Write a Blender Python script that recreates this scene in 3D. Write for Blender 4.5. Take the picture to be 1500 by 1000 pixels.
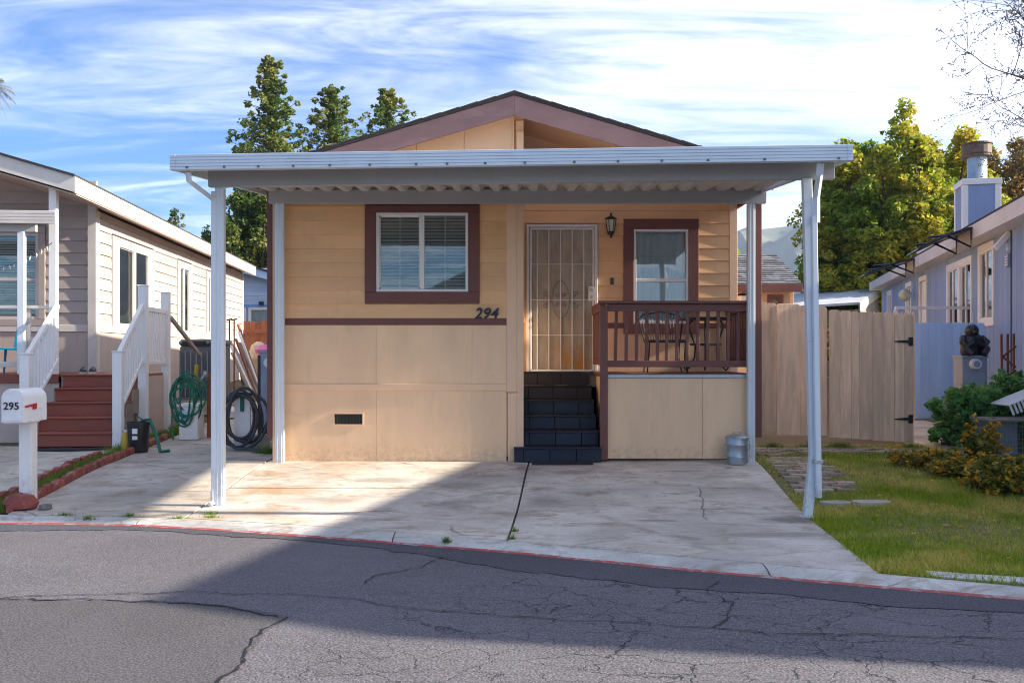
import bpy, bmesh, math, random
import numpy as np
from mathutils import Matrix, Vector
for o in list(bpy.data.objects): bpy.data.objects.remove(o)
random.seed(7); RNG = np.random.default_rng(7)
S = bpy.context.scene; COL = S.collection
R = math.radians
# ------------------------------------------------------------------ camera
F = 1400.0; HZ = 518.0; CZ = 1.37      # focal length in photo pixels, horizon row, eye height above the house base
cd = bpy.data.cameras.new('camera'); cam = bpy.data.objects.new('camera', cd); COL.objects.link(cam)
cd.sensor_width = 36; cd.lens = 36*F/1500; cd.shift_y = (HZ-500)/1500; cd.clip_start = .05; cd.clip_end = 9000
cam.location = (0, 0, CZ); cam.rotation_euler = (R(90), 0, 0); S.camera = cam
# ------------------------------------------------------------------ sky, sun, exposure
SUN_EL, SUN_AZ = 26.5, 2.0            # low winter sun from the right, a little on the camera's side
w = bpy.data.worlds.new('World'); S.world = w; w.use_nodes = True
nt = w.node_tree; N = nt.nodes; L = nt.links; N.clear()
out = N.new('ShaderNodeOutputWorld'); bg = N.new('ShaderNodeBackground'); bg.inputs[1].default_value = .13
sky = N.new('ShaderNodeTexSky'); sky.sky_type = 'NISHITA'; sky.sun_disc = False
sky.sun_elevation = R(SUN_EL); sky.sun_rotation = R(90+SUN_AZ); sky.air_density = 1.0; sky.dust_density = .6; sky.ozone_density = 2.5
tc = N.new('ShaderNodeTexCoord'); sep = N.new('ShaderNodeSeparateXYZ'); L.new(tc.outputs['Generated'], sep.inputs[0])
def wm(op, a, b=None, c=None):
    n = N.new('ShaderNodeMath'); n.operation = op
    for i, q in enumerate((a, b, c)):
        if q is None: continue
        if isinstance(q, (int, float)): n.inputs[i].default_value = q
        else: L.new(q, n.inputs[i])
    return n.outputs[0]
zz = wm('ADD', wm('MAXIMUM', sep.outputs[2], 0.0), .12)
cx = wm('DIVIDE', sep.outputs[0], zz); cy = wm('DIVIDE', sep.outputs[1], zz)
comb = N.new('ShaderNodeCombineXYZ'); L.new(cx, comb.inputs[0]); L.new(cy, comb.inputs[1])
mp = N.new('ShaderNodeMapping'); mp.inputs['Rotation'].default_value = (0, 0, R(-28)); mp.inputs['Scale'].default_value = (.55, 1.5, 1)
mp.inputs['Location'].default_value = (1.7, .4, 0)
L.new(comb.outputs[0], mp.inputs[0])
def wnoise(scale, detail, rough, dist, vec):
    n = N.new('ShaderNodeTexNoise'); n.inputs['Scale'].default_value = scale; n.inputs['Detail'].default_value = detail
    n.inputs['Roughness'].default_value = rough; n.inputs['Distortion'].default_value = dist; L.new(vec, n.inputs['Vector']); return n.outputs[0]
n1 = wnoise(.75, 9, .56, .9, mp.outputs[0]); n2 = wnoise(2.4, 8, .6, .5, mp.outputs[0])
cl = wm('ADD', wm('MULTIPLY', n1, .68), wm('MULTIPLY', n2, .32))
mp2 = N.new('ShaderNodeMapping'); mp2.inputs['Rotation'].default_value = (0, 0, R(-38)); mp2.inputs['Scale'].default_value = (.62, 2.3, 1); mp2.inputs['Location'].default_value = (.3, 2.1, 0)
L.new(comb.outputs[0], mp2.inputs[0]); n3 = wnoise(1.2, 11, .64, 2.2, mp2.outputs[0])       # combed wisps
cl = wm('ADD', wm('MULTIPLY', cl, .60), wm('MULTIPLY', n3, .46))
cl = wm('ADD', cl, wm('MULTIPLY', sep.outputs[0], .17))          # cloudier towards the right, as in view
mr = N.new('ShaderNodeMapRange'); mr.interpolation_type = 'SMOOTHSTEP'; L.new(cl, mr.inputs[0])
mr.inputs[1].default_value = .37; mr.inputs[2].default_value = .76; mr.inputs[3].default_value = .03; mr.inputs[4].default_value = .74
mixc = N.new('ShaderNodeMix'); mixc.data_type = 'RGBA'; hs = N.new('ShaderNodeMix'); hs.data_type = 'RGBA'; hs.blend_type = 'MULTIPLY'; hs.inputs[0].default_value = 1; L.new(sky.outputs[0], hs.inputs[6]); hs.inputs[7].default_value = (.065, .15, .25, 1)   # deep winter blue
L.new(mr.outputs[0], mixc.inputs[0]); L.new(hs.outputs[2], mixc.inputs[6])
mixc.inputs[7].default_value = (2.6, 2.58, 2.7, 1)
L.new(mixc.outputs[2], bg.inputs[0]); L.new(bg.outputs[0], out.inputs[0])
sd = bpy.data.lights.new('sun', 'SUN'); sd.energy = 2.0; sd.angle = R(.9); sd.color = (1, .89, .73)
sun = bpy.data.objects.new('sun', sd); COL.objects.link(sun)
sv = Vector((math.cos(R(SUN_EL))*math.cos(R(SUN_AZ)), -math.cos(R(SUN_EL))*math.sin(R(SUN_AZ)), math.sin(R(SUN_EL))))
sun.rotation_euler = sv.to_track_quat('Z', 'Y').to_euler(); sun.location = sv*60
S.view_settings.view_transform = 'Standard'; S.view_settings.look = 'None'; S.view_settings.gamma = 1
S.view_settings.use_curve_mapping = False
S.view_settings.exposure = 2.7
S.render.engine = 'CYCLES'; S.cycles.max_bounces = 6; S.cycles.diffuse_bounces = 4; S.cycles.glossy_bounces = 3; S.cycles.transmission_bounces = 4; S.cycles.volume_bounces = 0; S.cycles.transparent_max_bounces = 10; S.cycles.filter_width = 1.05
# ------------------------------------------------------------------ helpers
def PX(px, Y): return (px-750)*Y/F          # photo column at a distance -> metres
def PZ(py, Y): return CZ+(HZ-py)*Y/F
WM = {}
def T(name, label, cat, loc=(0, 0, 0), rotz=0, group=None):
    o = bpy.data.objects.new(name, None); COL.objects.link(o); o.empty_display_size = .1
    o.location = loc; o.rotation_euler = (0, 0, rotz); WM[o.name] = Matrix.Translation(loc) @ Matrix.Rotation(rotz, 4, 'Z')
    return tag(o, label, cat, group)
def tag(o, label=None, cat=None, group=None, kind=None):
    if label: o['label'] = label
    if cat: o['category'] = cat
    if group: o['group'] = group
    if kind: o['kind'] = kind
    return o
def link(name, me, mat, parent, loc):
    o = bpy.data.objects.new(name, me); COL.objects.link(o); o.location = loc
    W = Matrix.Translation(loc)
    if mat is not None and not me.materials: me.materials.append(mat)
    if parent is not None:
        o.parent = parent; o.matrix_parent_inverse = WM[parent.name].inverted()
    WM[o.name] = W
    return o
class MB:
    def __init__(s): s.v = []; s.f = []
    def add(s, vs, fs):
        n = len(s.v); s.v += [tuple(v) for v in vs]; s.f += [tuple(i+n for i in f) for f in fs]; return s
    def box(s, x0, x1, y0, y1, z0, z1):
        return s.add([(x0,y0,z0),(x1,y0,z0),(x1,y1,z0),(x0,y1,z0),(x0,y0,z1),(x1,y0,z1),(x1,y1,z1),(x0,y1,z1)],
                     [(0,3,2,1),(4,5,6,7),(0,1,5,4),(1,2,6,5),(2,3,7,6),(3,0,4,7)])
    def bar(s, p, q, w_, h_, up=(0, 0, 1)):
        p = Vector(p); q = Vector(q); d = (q-p).normalized(); u = Vector(up)
        a = d.cross(u)
        if a.length < 1e-5: a = d.cross(Vector((1, 0, 0)))
        a.normalize(); b = a.cross(d).normalized(); a *= w_/2; b *= h_/2
        vs = [p-a-b, p+a-b, p+a+b, p-a+b, q-a-b, q+a-b, q+a+b, q-a+b]
        return s.add(vs, [(0,1,2,3),(4,7,6,5),(0,4,5,1),(1,5,6,2),(2,6,7,3),(3,7,4,0)])
    def tube(s, pts, r, n=8, cap=True):
        pts = [Vector(p) for p in pts]; m = len(pts); rs = r if isinstance(r, (list, tuple)) else [r]*m
        vs = []; prev = None
        for i, p in enumerate(pts):
            d = (pts[min(i+1, m-1)]-pts[max(i-1, 0)])
            d = d.normalized() if d.length > 1e-9 else Vector((0, 0, 1))
            if prev is None:
                a = d.cross(Vector((0, 0, 1)))
                if a.length < 1e-3: a = d.cross(Vector((1, 0, 0)))
            else: a = prev-d*prev.dot(d)
            if a.length < 1e-6: a = d.cross(Vector((.3, .5, .8)))
            a.normalize(); prev = a; b = d.cross(a)
            for k in range(n):
                t = 2*math.pi*k/n; vs.append(p+(a*math.cos(t)+b*math.sin(t))*rs[i])
        fs = [(i*n+k, i*n+(k+1) % n, (i+1)*n+(k+1) % n, (i+1)*n+k) for i in range(m-1) for k in range(n)]
        if cap: fs += [tuple(range(n))[::-1], tuple((m-1)*n+k for k in range(n))]
        return s.add(vs, fs)
    def cyl(s, p, q, r0, r1=None, n=14): return s.tube([p, q], [r0, r0 if r1 is None else r1], n)
    def lathe(s, prof, c, n=20):
        vs = [(c[0]+r*math.cos(2*math.pi*k/n), c[1]+r*math.sin(2*math.pi*k/n), c[2]+z) for r, z in prof for k in range(n)]
        m = len(prof)
        fs = [(i*n+k, i*n+(k+1) % n, (i+1)*n+(k+1) % n, (i+1)*n+k) for i in range(m-1) for k in range(n)]
        fs += [tuple(range(n))[::-1], tuple((m-1)*n+k for k in range(n))]
        return s.add(vs, fs)
    def prism(s, poly, ax, a, b):
        n = len(poly)
        def pt(u, v, t): return {'x': (t, u, v), 'y': (u, t, v), 'z': (u, v, t)}[ax]
        vs = [pt(u, v, a) for u, v in poly]+[pt(u, v, b) for u, v in poly]
        return s.add(vs, [tuple(range(n)), tuple(range(2*n-1, n-1, -1))]+[(i, n+i, n+(i+1) % n, (i+1) % n) for i in range(n)])
    def build(s, name, mat, parent=None, M=None, smooth=False, bevel=0, fix=True):
        v = np.array(s.v, dtype=float)
        if M is not None: v = np.array([tuple(M @ Vector(p)) for p in s.v])
        lo = v.min(0); hi = v.max(0); c = (lo+hi)/2; c[2] = lo[2]
        me = bpy.data.meshes.new(name); me.from_pydata([tuple(p) for p in v-c], [], s.f)
        if fix:
            bm = bmesh.new(); bm.from_mesh(me); bmesh.ops.recalc_face_normals(bm, faces=bm.faces)
            if bevel:
                es = [e for e in bm.edges if len(e.link_faces) == 2 and e.calc_face_angle(0) > .6]
                bmesh.ops.bevel(bm, geom=es, offset=bevel, segments=1, affect='EDGES', clamp_overlap=True)
            bm.to_mesh(me); bm.free()
        if smooth:
            for p in me.polygons: p.use_smooth = True
            me.set_sharp_from_angle(angle=R(40))
        return link(name, me, mat, parent, tuple(c))
def B(name, mat, parent, x0, x1, y0, y1, z0, z1, M=None, bevel=.004):
    return MB().box(x0, x1, y0, y1, z0, z1).build(name, mat, parent, M=M, bevel=bevel)
def npmesh(name, v, faces, mat, parent=None, smooth=False):
    """v (n,3) array, faces (m,k) array"""
    v = np.asarray(v, float); lo = v.min(0); hi = v.max(0); c = (lo+hi)/2; c[2] = lo[2]; v = v-c
    me = bpy.data.meshes.new(name); m, k = faces.shape
    me.vertices.add(len(v)); me.vertices.foreach_set('co', v.astype(np.float32).ravel())
    me.loops.add(m*k); me.loops.foreach_set('vertex_index', faces.astype(np.int32).ravel())
    me.polygons.add(m); me.polygons.foreach_set('loop_start', np.arange(0, m*k, k, dtype=np.int32))
    me.update(calc_edges=True); me.validate()
    if smooth:
        for p in me.polygons: p.use_smooth = True
    return link(name, me, mat, parent, tuple(c))
def copytree(o, M, parent=None):
    """copy a thing with its parts, moved by the world matrix M"""
    c = o.copy(); COL.objects.link(c)
    if parent is None:
        W = M @ WM[o.name]; c.location = W.to_translation(); c.rotation_euler = W.to_euler(); WM[c.name] = W
    else:
        c.parent = parent; WM[c.name] = WM[o.name]
    for ch in o.children: copytree(ch, M, c)
    return c
# ------------------------------------------------------------------ materials
class NT:
    def __init__(s, name):
        s.m = bpy.data.materials.new(name); s.m.use_nodes = True; s.t = s.m.node_tree; s.N = s.t.nodes; s.L = s.t.links
        s.p = s.N['Principled BSDF']; s.o = s.N['Material Output']
        s.geo = s.N.new('ShaderNodeNewGeometry'); s.pos = s.geo.outputs['Position']
        s.oi = s.N.new('ShaderNodeObjectInfo'); s.rand = s.oi.outputs['Random']
    def set(s, sock, v):
        if isinstance(v, (int, float)): sock.default_value = v
        elif isinstance(v, (tuple, list)): sock.default_value = tuple(v) if len(v) != 3 or sock.type == 'VECTOR' else (*v, 1)
        else: s.L.new(v, sock)
    def math(s, op, a, b=0., c=0.):
        n = s.N.new('ShaderNodeMath'); n.operation = op
        for i, q in enumerate((a, b, c)): s.set(n.inputs[i], q)
        return n.outputs[0]
    def vscale(s, vec, sc, off=None):
        n = s.N.new('ShaderNodeMapping'); s.set(n.inputs['Vector'], vec); n.inputs['Scale'].default_value = sc
        if off is not None: s.set(n.inputs['Location'], off)
        return n.outputs[0]
    def noise(s, vec, scale, detail=5, rough=.55, dist=0., col=False):
        n = s.N.new('ShaderNodeTexNoise'); s.set(n.inputs['Vector'], vec); n.inputs['Scale'].default_value = scale
        n.inputs['Detail'].default_value = detail; n.inputs['Roughness'].default_value = rough; n.inputs['Distortion'].default_value = dist
        return n.outputs[1 if col else 0]
    def vor(s, vec, scale, feat='F1'):
        n = s.N.new('ShaderNodeTexVoronoi'); n.feature = feat; s.set(n.inputs['Vector'], vec); n.inputs['Scale'].default_value = scale
        return n.outputs['Distance']
    def ramp(s, f, lo, hi, a=0., b=1.):
        n = s.N.new('ShaderNodeMapRange'); n.interpolation_type = 'SMOOTHSTEP'
        for i, q in enumerate((f, lo, hi, a, b)): s.set(n.inputs[i], q)
        return n.outputs[0]
    def mix(s, f, a, b, mode='MIX'):
        n = s.N.new('ShaderNodeMix'); n.data_type = 'RGBA'; n.blend_type = mode
        s.set(n.inputs[0], f); s.set(n.inputs[6], a); s.set(n.inputs[7], b); return n.outputs[2]
    def gray(s, f):
        n = s.N.new('ShaderNodeCombineColor'); [s.set(n.inputs[i], f) for i in range(3)]; return n.outputs[0]
    def sepxyz(s, v):
        n = s.N.new('ShaderNodeSeparateXYZ'); s.set(n.inputs[0], v); return n.outputs
    def vadd(s, a, b):
        n = s.N.new('ShaderNodeVectorMath'); n.operation = 'ADD'; s.set(n.inputs[0], a); s.set(n.inputs[1], b); return n.outputs[0]
    def vmul(s, a, k):
        n = s.N.new('ShaderNodeVectorMath'); n.operation = 'SCALE'; s.set(n.inputs[0], a); s.set(n.inputs['Scale'], k); return n.outputs[0]
    def bump(s, h, strength, dist=.01, base=None):
        n = s.N.new('ShaderNodeBump'); n.inputs['Strength'].default_value = strength; n.inputs['Distance'].default_value = dist
        s.set(n.inputs['Height'], h)
        if base is not None: s.L.new(base, n.inputs['Normal'])
        return n.outputs[0]
def mul(c, k): return tuple(max(0, min(1, q*k)) for q in c)
def mat(name, col, rough=.6, var=.12, scale=2.5, stretch=(1, 1, 1), rnd=.08, bump=.0, bscale=60, bstretch=(1, 1, 1), metal=0., spec=.4,
        stain=None, grime=.0):
    """stain=(colour, scale, lo, hi, amount)"""
    n = NT(name); pos = n.vadd(n.pos, n.vmul(n.gray(n.rand), 7.0)) if rnd else n.pos
    f = n.noise(n.vscale(pos, stretch), scale, 6, .6)
    c = n.mix(n.ramp(f, .25, .75), mul(col, 1-var), mul(col, 1+var*.6))
    if stain:
        g = n.noise(n.vscale(n.pos, stretch), stain[1], 7, .65, .3)
        c = n.mix(n.ramp(g, stain[2], stain[3], 0, stain[4]), c, stain[0])
    if grime:
        g = n.noise(n.vscale(n.pos, (3, 3, .5)), 2.2, 8, .7)
        c = n.mix(n.ramp(g, .5, .8, 0, grime), c, (.16, .13, .1))
        zz_ = n.sepxyz(n.pos)[2]; sp_ = n.noise(n.pos, 16, 6, .75)      # mud splashed up from the ground
        c = n.mix(n.math('MULTIPLY', n.ramp(zz_, .02, .30, 1, 0), n.ramp(sp_, .40, .72, 0, .4)), c, (.20, .15, .11))
        ch_ = n.noise(n.pos, 34, 3, .6); c = n.mix(n.ramp(ch_, .70, .74, 0, .5), c, (.30, .22, .16))
    if rnd:
        k = n.ramp(n.rand, 0, 1, 1-rnd, 1+rnd*.6); c = n.mix(1., c, n.gray(k), 'MULTIPLY')
    n.set(n.p.inputs['Base Color'], c); n.p.inputs['Metallic'].default_value = metal; n.p.inputs['Specular IOR Level'].default_value = spec
    n.set(n.p.inputs['Roughness'], n.ramp(f, .2, .8, max(0, rough-.08), min(1, rough+.1)))
    if bump:
        h = n.noise(n.vscale(pos, bstretch), bscale, 5, .65); n.set(n.p.inputs['Normal'], n.bump(h, bump, .004))
    return n.m
def leafmat(name, cols, trans=.35, rough=.55, pscale=.35, spec=.3):
    """cols: dark, mid, bright leaf colours chosen per leaf and per clump"""
    n = NT(name); r = n.geo.outputs['Random Per Island']
    f = n.noise(n.pos, pscale, 3, .5)
    a = n.mix(n.ramp(r, .0, 1.), cols[0], cols[1]); c = n.mix(n.math('MULTIPLY', n.ramp(f, .38, .66), n.ramp(r, -.4, .9)), a, cols[2])
    n.set(n.p.inputs['Base Color'], c); n.p.inputs['Roughness'].default_value = rough; n.p.inputs['Specular IOR Level'].default_value = spec
    tr = n.N.new('ShaderNodeBsdfTranslucent'); n.set(tr.inputs[0], c)
    mx = n.N.new('ShaderNodeMixShader'); mx.inputs[0].default_value = trans
    n.L.new(n.p.outputs[0], mx.inputs[1]); n.L.new(tr.outputs[0], mx.inputs[2]); n.L.new(mx.outputs[0], n.o.inputs[0])
    return n.m
def glassmat(name, refl=.18, tint=(.9, .95, .95)):
    n = NT(name); t = n.N.new('ShaderNodeBsdfTransparent'); n.set(t.inputs[0], tint)
    g = n.N.new('ShaderNodeBsdfGlossy'); g.inputs['Roughness'].default_value = .015
    wob = n.noise(n.pos, 2.2, 2, .5); n.set(g.inputs['Normal'], n.bump(wob, .05, .02))
    fr = n.N.new('ShaderNodeFresnel'); fr.inputs[0].default_value = 1.5
    mx = n.N.new('ShaderNodeMixShader'); n.set(mx.inputs[0], n.math('ADD', fr.outputs[0], refl))
    n.L.new(t.outputs[0], mx.inputs[1]); n.L.new(g.outputs[0], mx.inputs[2]); n.L.new(mx.outputs[0], n.o.inputs[0]); return n.m
def screenmat(name, col, op=.45):
    n = NT(name); t = n.N.new('ShaderNodeBsdfTransparent'); n.set(n.p.inputs['Base Color'], col); n.p.inputs['Roughness'].default_value = .8
    mx = n.N.new('ShaderNodeMixShader'); mx.inputs[0].default_value = op
    n.L.new(t.outputs[0], mx.inputs[1]); n.L.new(n.p.outputs[0], mx.inputs[2]); n.L.new(mx.outputs[0], n.o.inputs[0]); return n.m
m_tan = mat('tan siding paint', (.87, .52, .26), .6, .10, 1.6, (.6, 1, 2), .07, .35, 30, (.5, 2, 6), grime=.16)
m_tanp = mat('tan panel paint', (.88, .60, .365), .6, .09, 1.5, (2, 2, .5), .04, .4, 40, (6, 6, .6), grime=.2)
m_tant = mat('tan trim paint', (.86, .57, .36), .55, .06, 2, (1, 1, 1), .04, .12, 50)
m_brown = mat('brown trim paint', (.175, .068, .055), .5, .12, 3, (1, 1, 1), .06, .2, 50, (1, 1, .3))
m_fascia = mat('weathered brown fascia', (.29, .165, .155), .6, .2, 2.2, (.6, 1, 1.5), .1, .25, 40, (.3, 1, 3), stain=((.36, .24, .22), 3, .5, .75, .55))
m_white = mat('white paint', (.78, .76, .74), .45, .06, 3, (1, 1, 1), .03, .1, 60, grime=.06)
m_vinyl = mat('white vinyl', (.8, .79, .78), .35, .04, 3, (1, 1, 1), .02)
m_alu = mat('painted aluminium', (.60, .68, .74), .38, .08, 2, (1, 1, .4), .03, .05, 30, spec=.5, grime=.06)
m_alup = mat('white aluminium post', (.70, .74, .76), .42, .10, 2, (3, 3, .5), .03, .05, 30, spec=.5, grime=.16)
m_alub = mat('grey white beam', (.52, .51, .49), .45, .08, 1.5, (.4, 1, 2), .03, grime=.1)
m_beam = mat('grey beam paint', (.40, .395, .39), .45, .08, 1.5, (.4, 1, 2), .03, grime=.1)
m_shing = mat('dark shingle', (.06, .052, .05), .9, .35, 14, (1, 1, 1), .2, .6, 90)
m_gshing = mat('grey shingle', (.15, .155, .165), .9, .4, 9, (1, 1, 1), .45, .6, 90)
m_black = mat('black iron', (.016, .016, .017), .4, .2, 6, (1, 1, 1), .05, spec=.5)
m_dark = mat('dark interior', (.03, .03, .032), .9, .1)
m_blind = mat('blind slats', (.74, .72, .67), .5, .06, 2)
m_curtain = mat('white curtain', (.84, .86, .88), .8, .1, 4, (6, 1, .4), 0)
m_glass = glassmat('window glass', .06)
m_glassd = glassmat('side window glass', .10)
m_steps = mat('navy step boards', (.012, .022, .042), .55, .3, 4, (1, 1, 2), .18, .45, 40, (.5, 1, 5), stain=((.05, .06, .075), 5, .55, .8, .5))
m_stepk = mat('black step boards', (.018, .016, .018), .6, .3, 4, (1, 1, 2), .2, .45, 40, (.5, 1, 5))
m_rust = NT('rusty door panel')
def _door(n):
    p = n.sepxyz(n.pos); f = n.noise(n.vscale(n.pos, (3, 3, .8)), 2.5, 7, .65); fine = n.noise(n.pos, 220, 2, .5)
    c = n.mix(n.ramp(f, .35, .7), (.52, .46, .37), (.36, .315, .25))
    lowmask = n.ramp(p[2], 1.2, 1.75, 1, 0); side = n.ramp(n.math('ABSOLUTE', n.math('SUBTRACT', p[0], .86)), .12, .46, 1, 0)
    rf = n.math('MULTIPLY', n.math('MULTIPLY', lowmask, side), n.ramp(f, .35, .62, .1, .95))
    c = n.mix(rf, c, (.56, .25, .03)); c = n.mix(n.ramp(fine, .35, .65, 0, .25), c, (.08, .07, .06))
    n.set(n.p.inputs['Base Color'], c); n.p.inputs['Roughness'].default_value = .75
_door(m_rust); m_rust = m_rust.m
m_galv = mat('galvanised steel', (.42, .47, .5), .42, .2, 9, (1, 1, 1), .05, .1, 30, metal=.75)
m_lwall = mat('pinkish beige siding', (.42, .355, .32), .65, .08, 1.4, (.5, 1, 1.5), .07, .2, 40, (.6, .6, 4), stain=((.27, .225, .20), 1.2, .5, .72, .55))
m_lwhite = mat('weathered white trim', (.62, .575, .53), .6, .1, 2, (1, .5, 1), .03, .15, 40, stain=((.48, .42, .36), 1.6, .52, .75, .6))
m_lpanel = mat('mauve beige panel', (.50, .41, .355), .7, .08, 1.5, (3, 3, .6), .03, .2, 40)
m_redstep = mat('red brown step paint', (.25, .068, .042), .45, .14, 3, (1, 1, 2), .1, .2, 40, (.4, 1, 4))
m_redbrick = mat('red painted edging', (.30, .07, .055), .75, .3, 7, (1, 1, 1), .25, .5, 60, stain=((.42, .25, .2), 9, .5, .7, .7))
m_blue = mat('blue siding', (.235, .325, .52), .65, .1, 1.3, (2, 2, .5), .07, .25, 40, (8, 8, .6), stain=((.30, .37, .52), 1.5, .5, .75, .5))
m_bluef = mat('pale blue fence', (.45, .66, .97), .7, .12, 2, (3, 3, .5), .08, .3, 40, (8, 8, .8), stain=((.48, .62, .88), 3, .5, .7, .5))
m_fence = mat('tan fence boards', (.88, .59, .385), .75, .22, 2.5, (5, 5, .6), .16, .7, 45, (6, 6, .7), stain=((.56, .35, .23), 5, .54, .74, .55))
m_navy = mat('navy awning', (.012, .02, .045), .35, .15, 4)
m_conc = NT('driveway concrete')
def _conc(n, base=(.66, .605, .535), warm=True):
    p = n.pos; q = n.sepxyz(p)
    a = n.noise(p, .9, 8, .62, .4); b = n.noise(n.vscale(p, (1, 1.6, 1)), 2.6, 9, .7, .8); fine = n.noise(p, 160, 3, .6)
    c = n.mix(n.ramp(a, .3, .7), mul(base, .76), mul(base, 1.28))
    c = n.mix(n.ramp(b, .46, .70, 0, .8), c, (.30, .205, .125)); st = n.noise(n.vscale(p, (.8, 2.6, 1)), 5.5, 8, .72, 1.2); c = n.mix(n.ramp(st, .52, .72, 0, .6), c, (.18, .145, .11))
    c = n.mix(n.ramp(n.noise(p, .7, 6, .6, .8), .56, .72, 0, .55), c, (.155, .14, .12))
    if warm:
        for sx, sy, rx, ry, am in ((2.75, 8.98, .55, .22, .75), (1.35, 8.95, .22, .07, .6), (2.3, 8.25, .6, .16, .5), (.75, 11.35, .28, .16, .5), (-.6, 10.6, .35, .25, .45), (-1.5, 10.9, .5, .16, .45), (-2.1, 9.9, .6, .2, .4), (.35, 9.9, .22, .3, .35), (2.0, 11.4, .3, .05, .5)):
            dx = n.math('DIVIDE', n.math('SUBTRACT', q[0], sx), rx); dy = n.math('DIVIDE', n.math('SUBTRACT', q[1], sy), ry)
            dd = n.math('ADD', n.math('SQRT', n.math('ADD', n.math('MULTIPLY', dx, dx), n.math('MULTIPLY', dy, dy))), n.math('MULTIPLY', n.math('SUBTRACT', b, .5), 2.2))
            c = n.mix(n.ramp(dd, .35, 1.1, am, 0), c, (.115, .10, .085))
        r = n.noise(p, 1.7, 6, .6, .3); left = n.ramp(q[0], -1.2, -2.9, 0, 1)
        c = n.mix(n.math('MULTIPLY', n.ramp(r, .42, .66), n.math('MULTIPLY', left, .85)), c, (.46, .26, .11))
    wp = n.vadd(p, n.vmul(n.noise(p, 2.2, 5, .6, col=True), .16))
    ck = n.vor(wp, .42, 'DISTANCE_TO_EDGE'); ckm = n.math('MULTIPLY', n.ramp(ck, .0, .006, 1, 0), n.ramp(n.noise(p, .55, 2, .5), .50, .58))
    c = n.mix(n.math('MULTIPLY', ckm, .8), c, (.06, .055, .05))
    c = n.mix(n.ramp(n.noise(p, 70, 4, .75), .35, .7, .0, .5), c, mul(base, .5))
    k = n.ramp(n.rand, 0, 1, .9, 1.06); c = n.mix(1., c, n.gray(k), 'MULTIPLY')
    n.set(n.p.inputs['Base Color'], c); n.set(n.p.inputs['Roughness'], n.ramp(b, .3, .7, .9, .7)); n.p.inputs['Specular IOR Level'].default_value = .3
    h = n.math('ADD', n.math('MULTIPLY', fine, .4), n.noise(p, 22, 6, .7)); n.set(n.p.inputs['Normal'], n.bump(n.math('SUBTRACT', h, ckm), .28, .006))
    return n.m
m_conc = _conc(m_conc)
m_conc2 = _conc(NT('path concrete'), (.58, .52, .44), False)
m_kerb = _conc(NT('kerb concrete'), (.60, .58, .54), False)
m_asph = NT('old cracked asphalt')
def _asph(n, base, cracks=1.):
    p = n.pos; q = n.sepxyz(p)
    sp = n.noise(p, 95, 4, .75); sp2 = n.vor(p, 62); a = n.noise(p, .7, 8, .65, .4); b = n.noise(n.vscale(p, (.7, 2.2, 1)), 1.6, 7, .65)
    c = n.mix(n.ramp(a, .3, .7), mul(base, .78), mul(base, 1.2))
    c = n.mix(n.ramp(b, .55, .75, 0, .5), c, mul(base, 1.45))
    c = n.mix(n.ramp(sp, .42, .66, .0, .9), c, mul(base, 2.3)); c = n.mix(n.ramp(sp2, .1, .6, .65, 0.), c, mul(base, .3))
    if cracks:
        wp = n.vadd(p, n.vmul(n.noise(p, 1.6, 6, .62, col=True), .55)); wp2 = n.vadd(p, n.vmul(n.noise(p, 4., 5, .6, col=True), .22))
        d1 = n.vor(n.vscale(wp, (.8, 1.45, 1)), 1.9, 'DISTANCE_TO_EDGE'); d2 = n.vor(n.vscale(wp2, (.75, 1.45, 1)), 4.6, 'DISTANCE_TO_EDGE')
        reg = n.ramp(n.math('ADD', q[0], n.math('MULTIPLY', n.noise(p, .8, 3), 3.)), .1, 1.4)      # the broken-up stretch lies to the right
        wid = n.noise(p, 3., 4, .6)
        k1 = n.math('MULTIPLY', n.ramp(d1, .0, n.math('MULTIPLY', wid, .03), 1, 0), n.math('MULTIPLY', reg, n.ramp(n.noise(p, 1.1, 3), .34, .44)))
        k2 = n.math('MULTIPLY', n.ramp(d2, .0, n.math('MULTIPLY', wid, .045), 1, 0), n.math('MULTIPLY', reg, n.ramp(n.noise(n.vscale(p, (1, 1, 1), (4, 2, 0)), 1.1, 3), .42, .52)))
        k = n.math('MAXIMUM', k1, n.math('MULTIPLY', k2, .8))
        c = n.mix(n.math('MULTIPLY', k, .95), c, (.012, .018, .02))
    n.set(n.p.inputs['Base Color'], c); n.p.inputs['Roughness'].default_value = .85; n.p.inputs['Specular IOR Level'].default_value = .35
    h = n.math('ADD', n.math('MULTIPLY', sp2, .8), n.math('MULTIPLY', sp, .5))
    if cracks: h = n.math('SUBTRACT', h, n.math('MULTIPLY', k, 2.))
    n.set(n.p.inputs['Normal'], n.bump(h, .55, .006)); return n.m
m_asph = _asph(m_asph, (.100, .095, .104))
m_asphd = _asph(NT('newer dark asphalt'), (.070, .067, .071), 0.)
m_asphs = _asph(NT('sealed asphalt strip'), (.062, .062, .073), 0.)
m_soil = mat('dry soil', (.12, .09, .06), .95, .4, 3, (1, 1, 1), 0, .6, 50, stain=((.09, .1, .03), 2, .45, .65, .7))
m_lawn = mat('lawn soil', (.19, .17, .06), .95, .4, 5, (1, 1, 1), 0, .6, 60, stain=((.28, .21, .10), 1.5, .5, .7, .8))
m_grass = leafmat('grass blades', ((.15, .27, .008), (.40, .45, .02), (.80, .62, .16)), .3, .6, 1.3)
m_grassg = leafmat('green weeds', ((.08, .19, .015), (.17, .28, .03), (.25, .28, .05)), .3, .6, 2.)
m_paver = mat('worn pavers', (.42, .32, .26), .85, .25, 6, (1, 1, 1), .3, .5, 60, stain=((.2, .16, .11), 8, .5, .7, .6))
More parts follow.
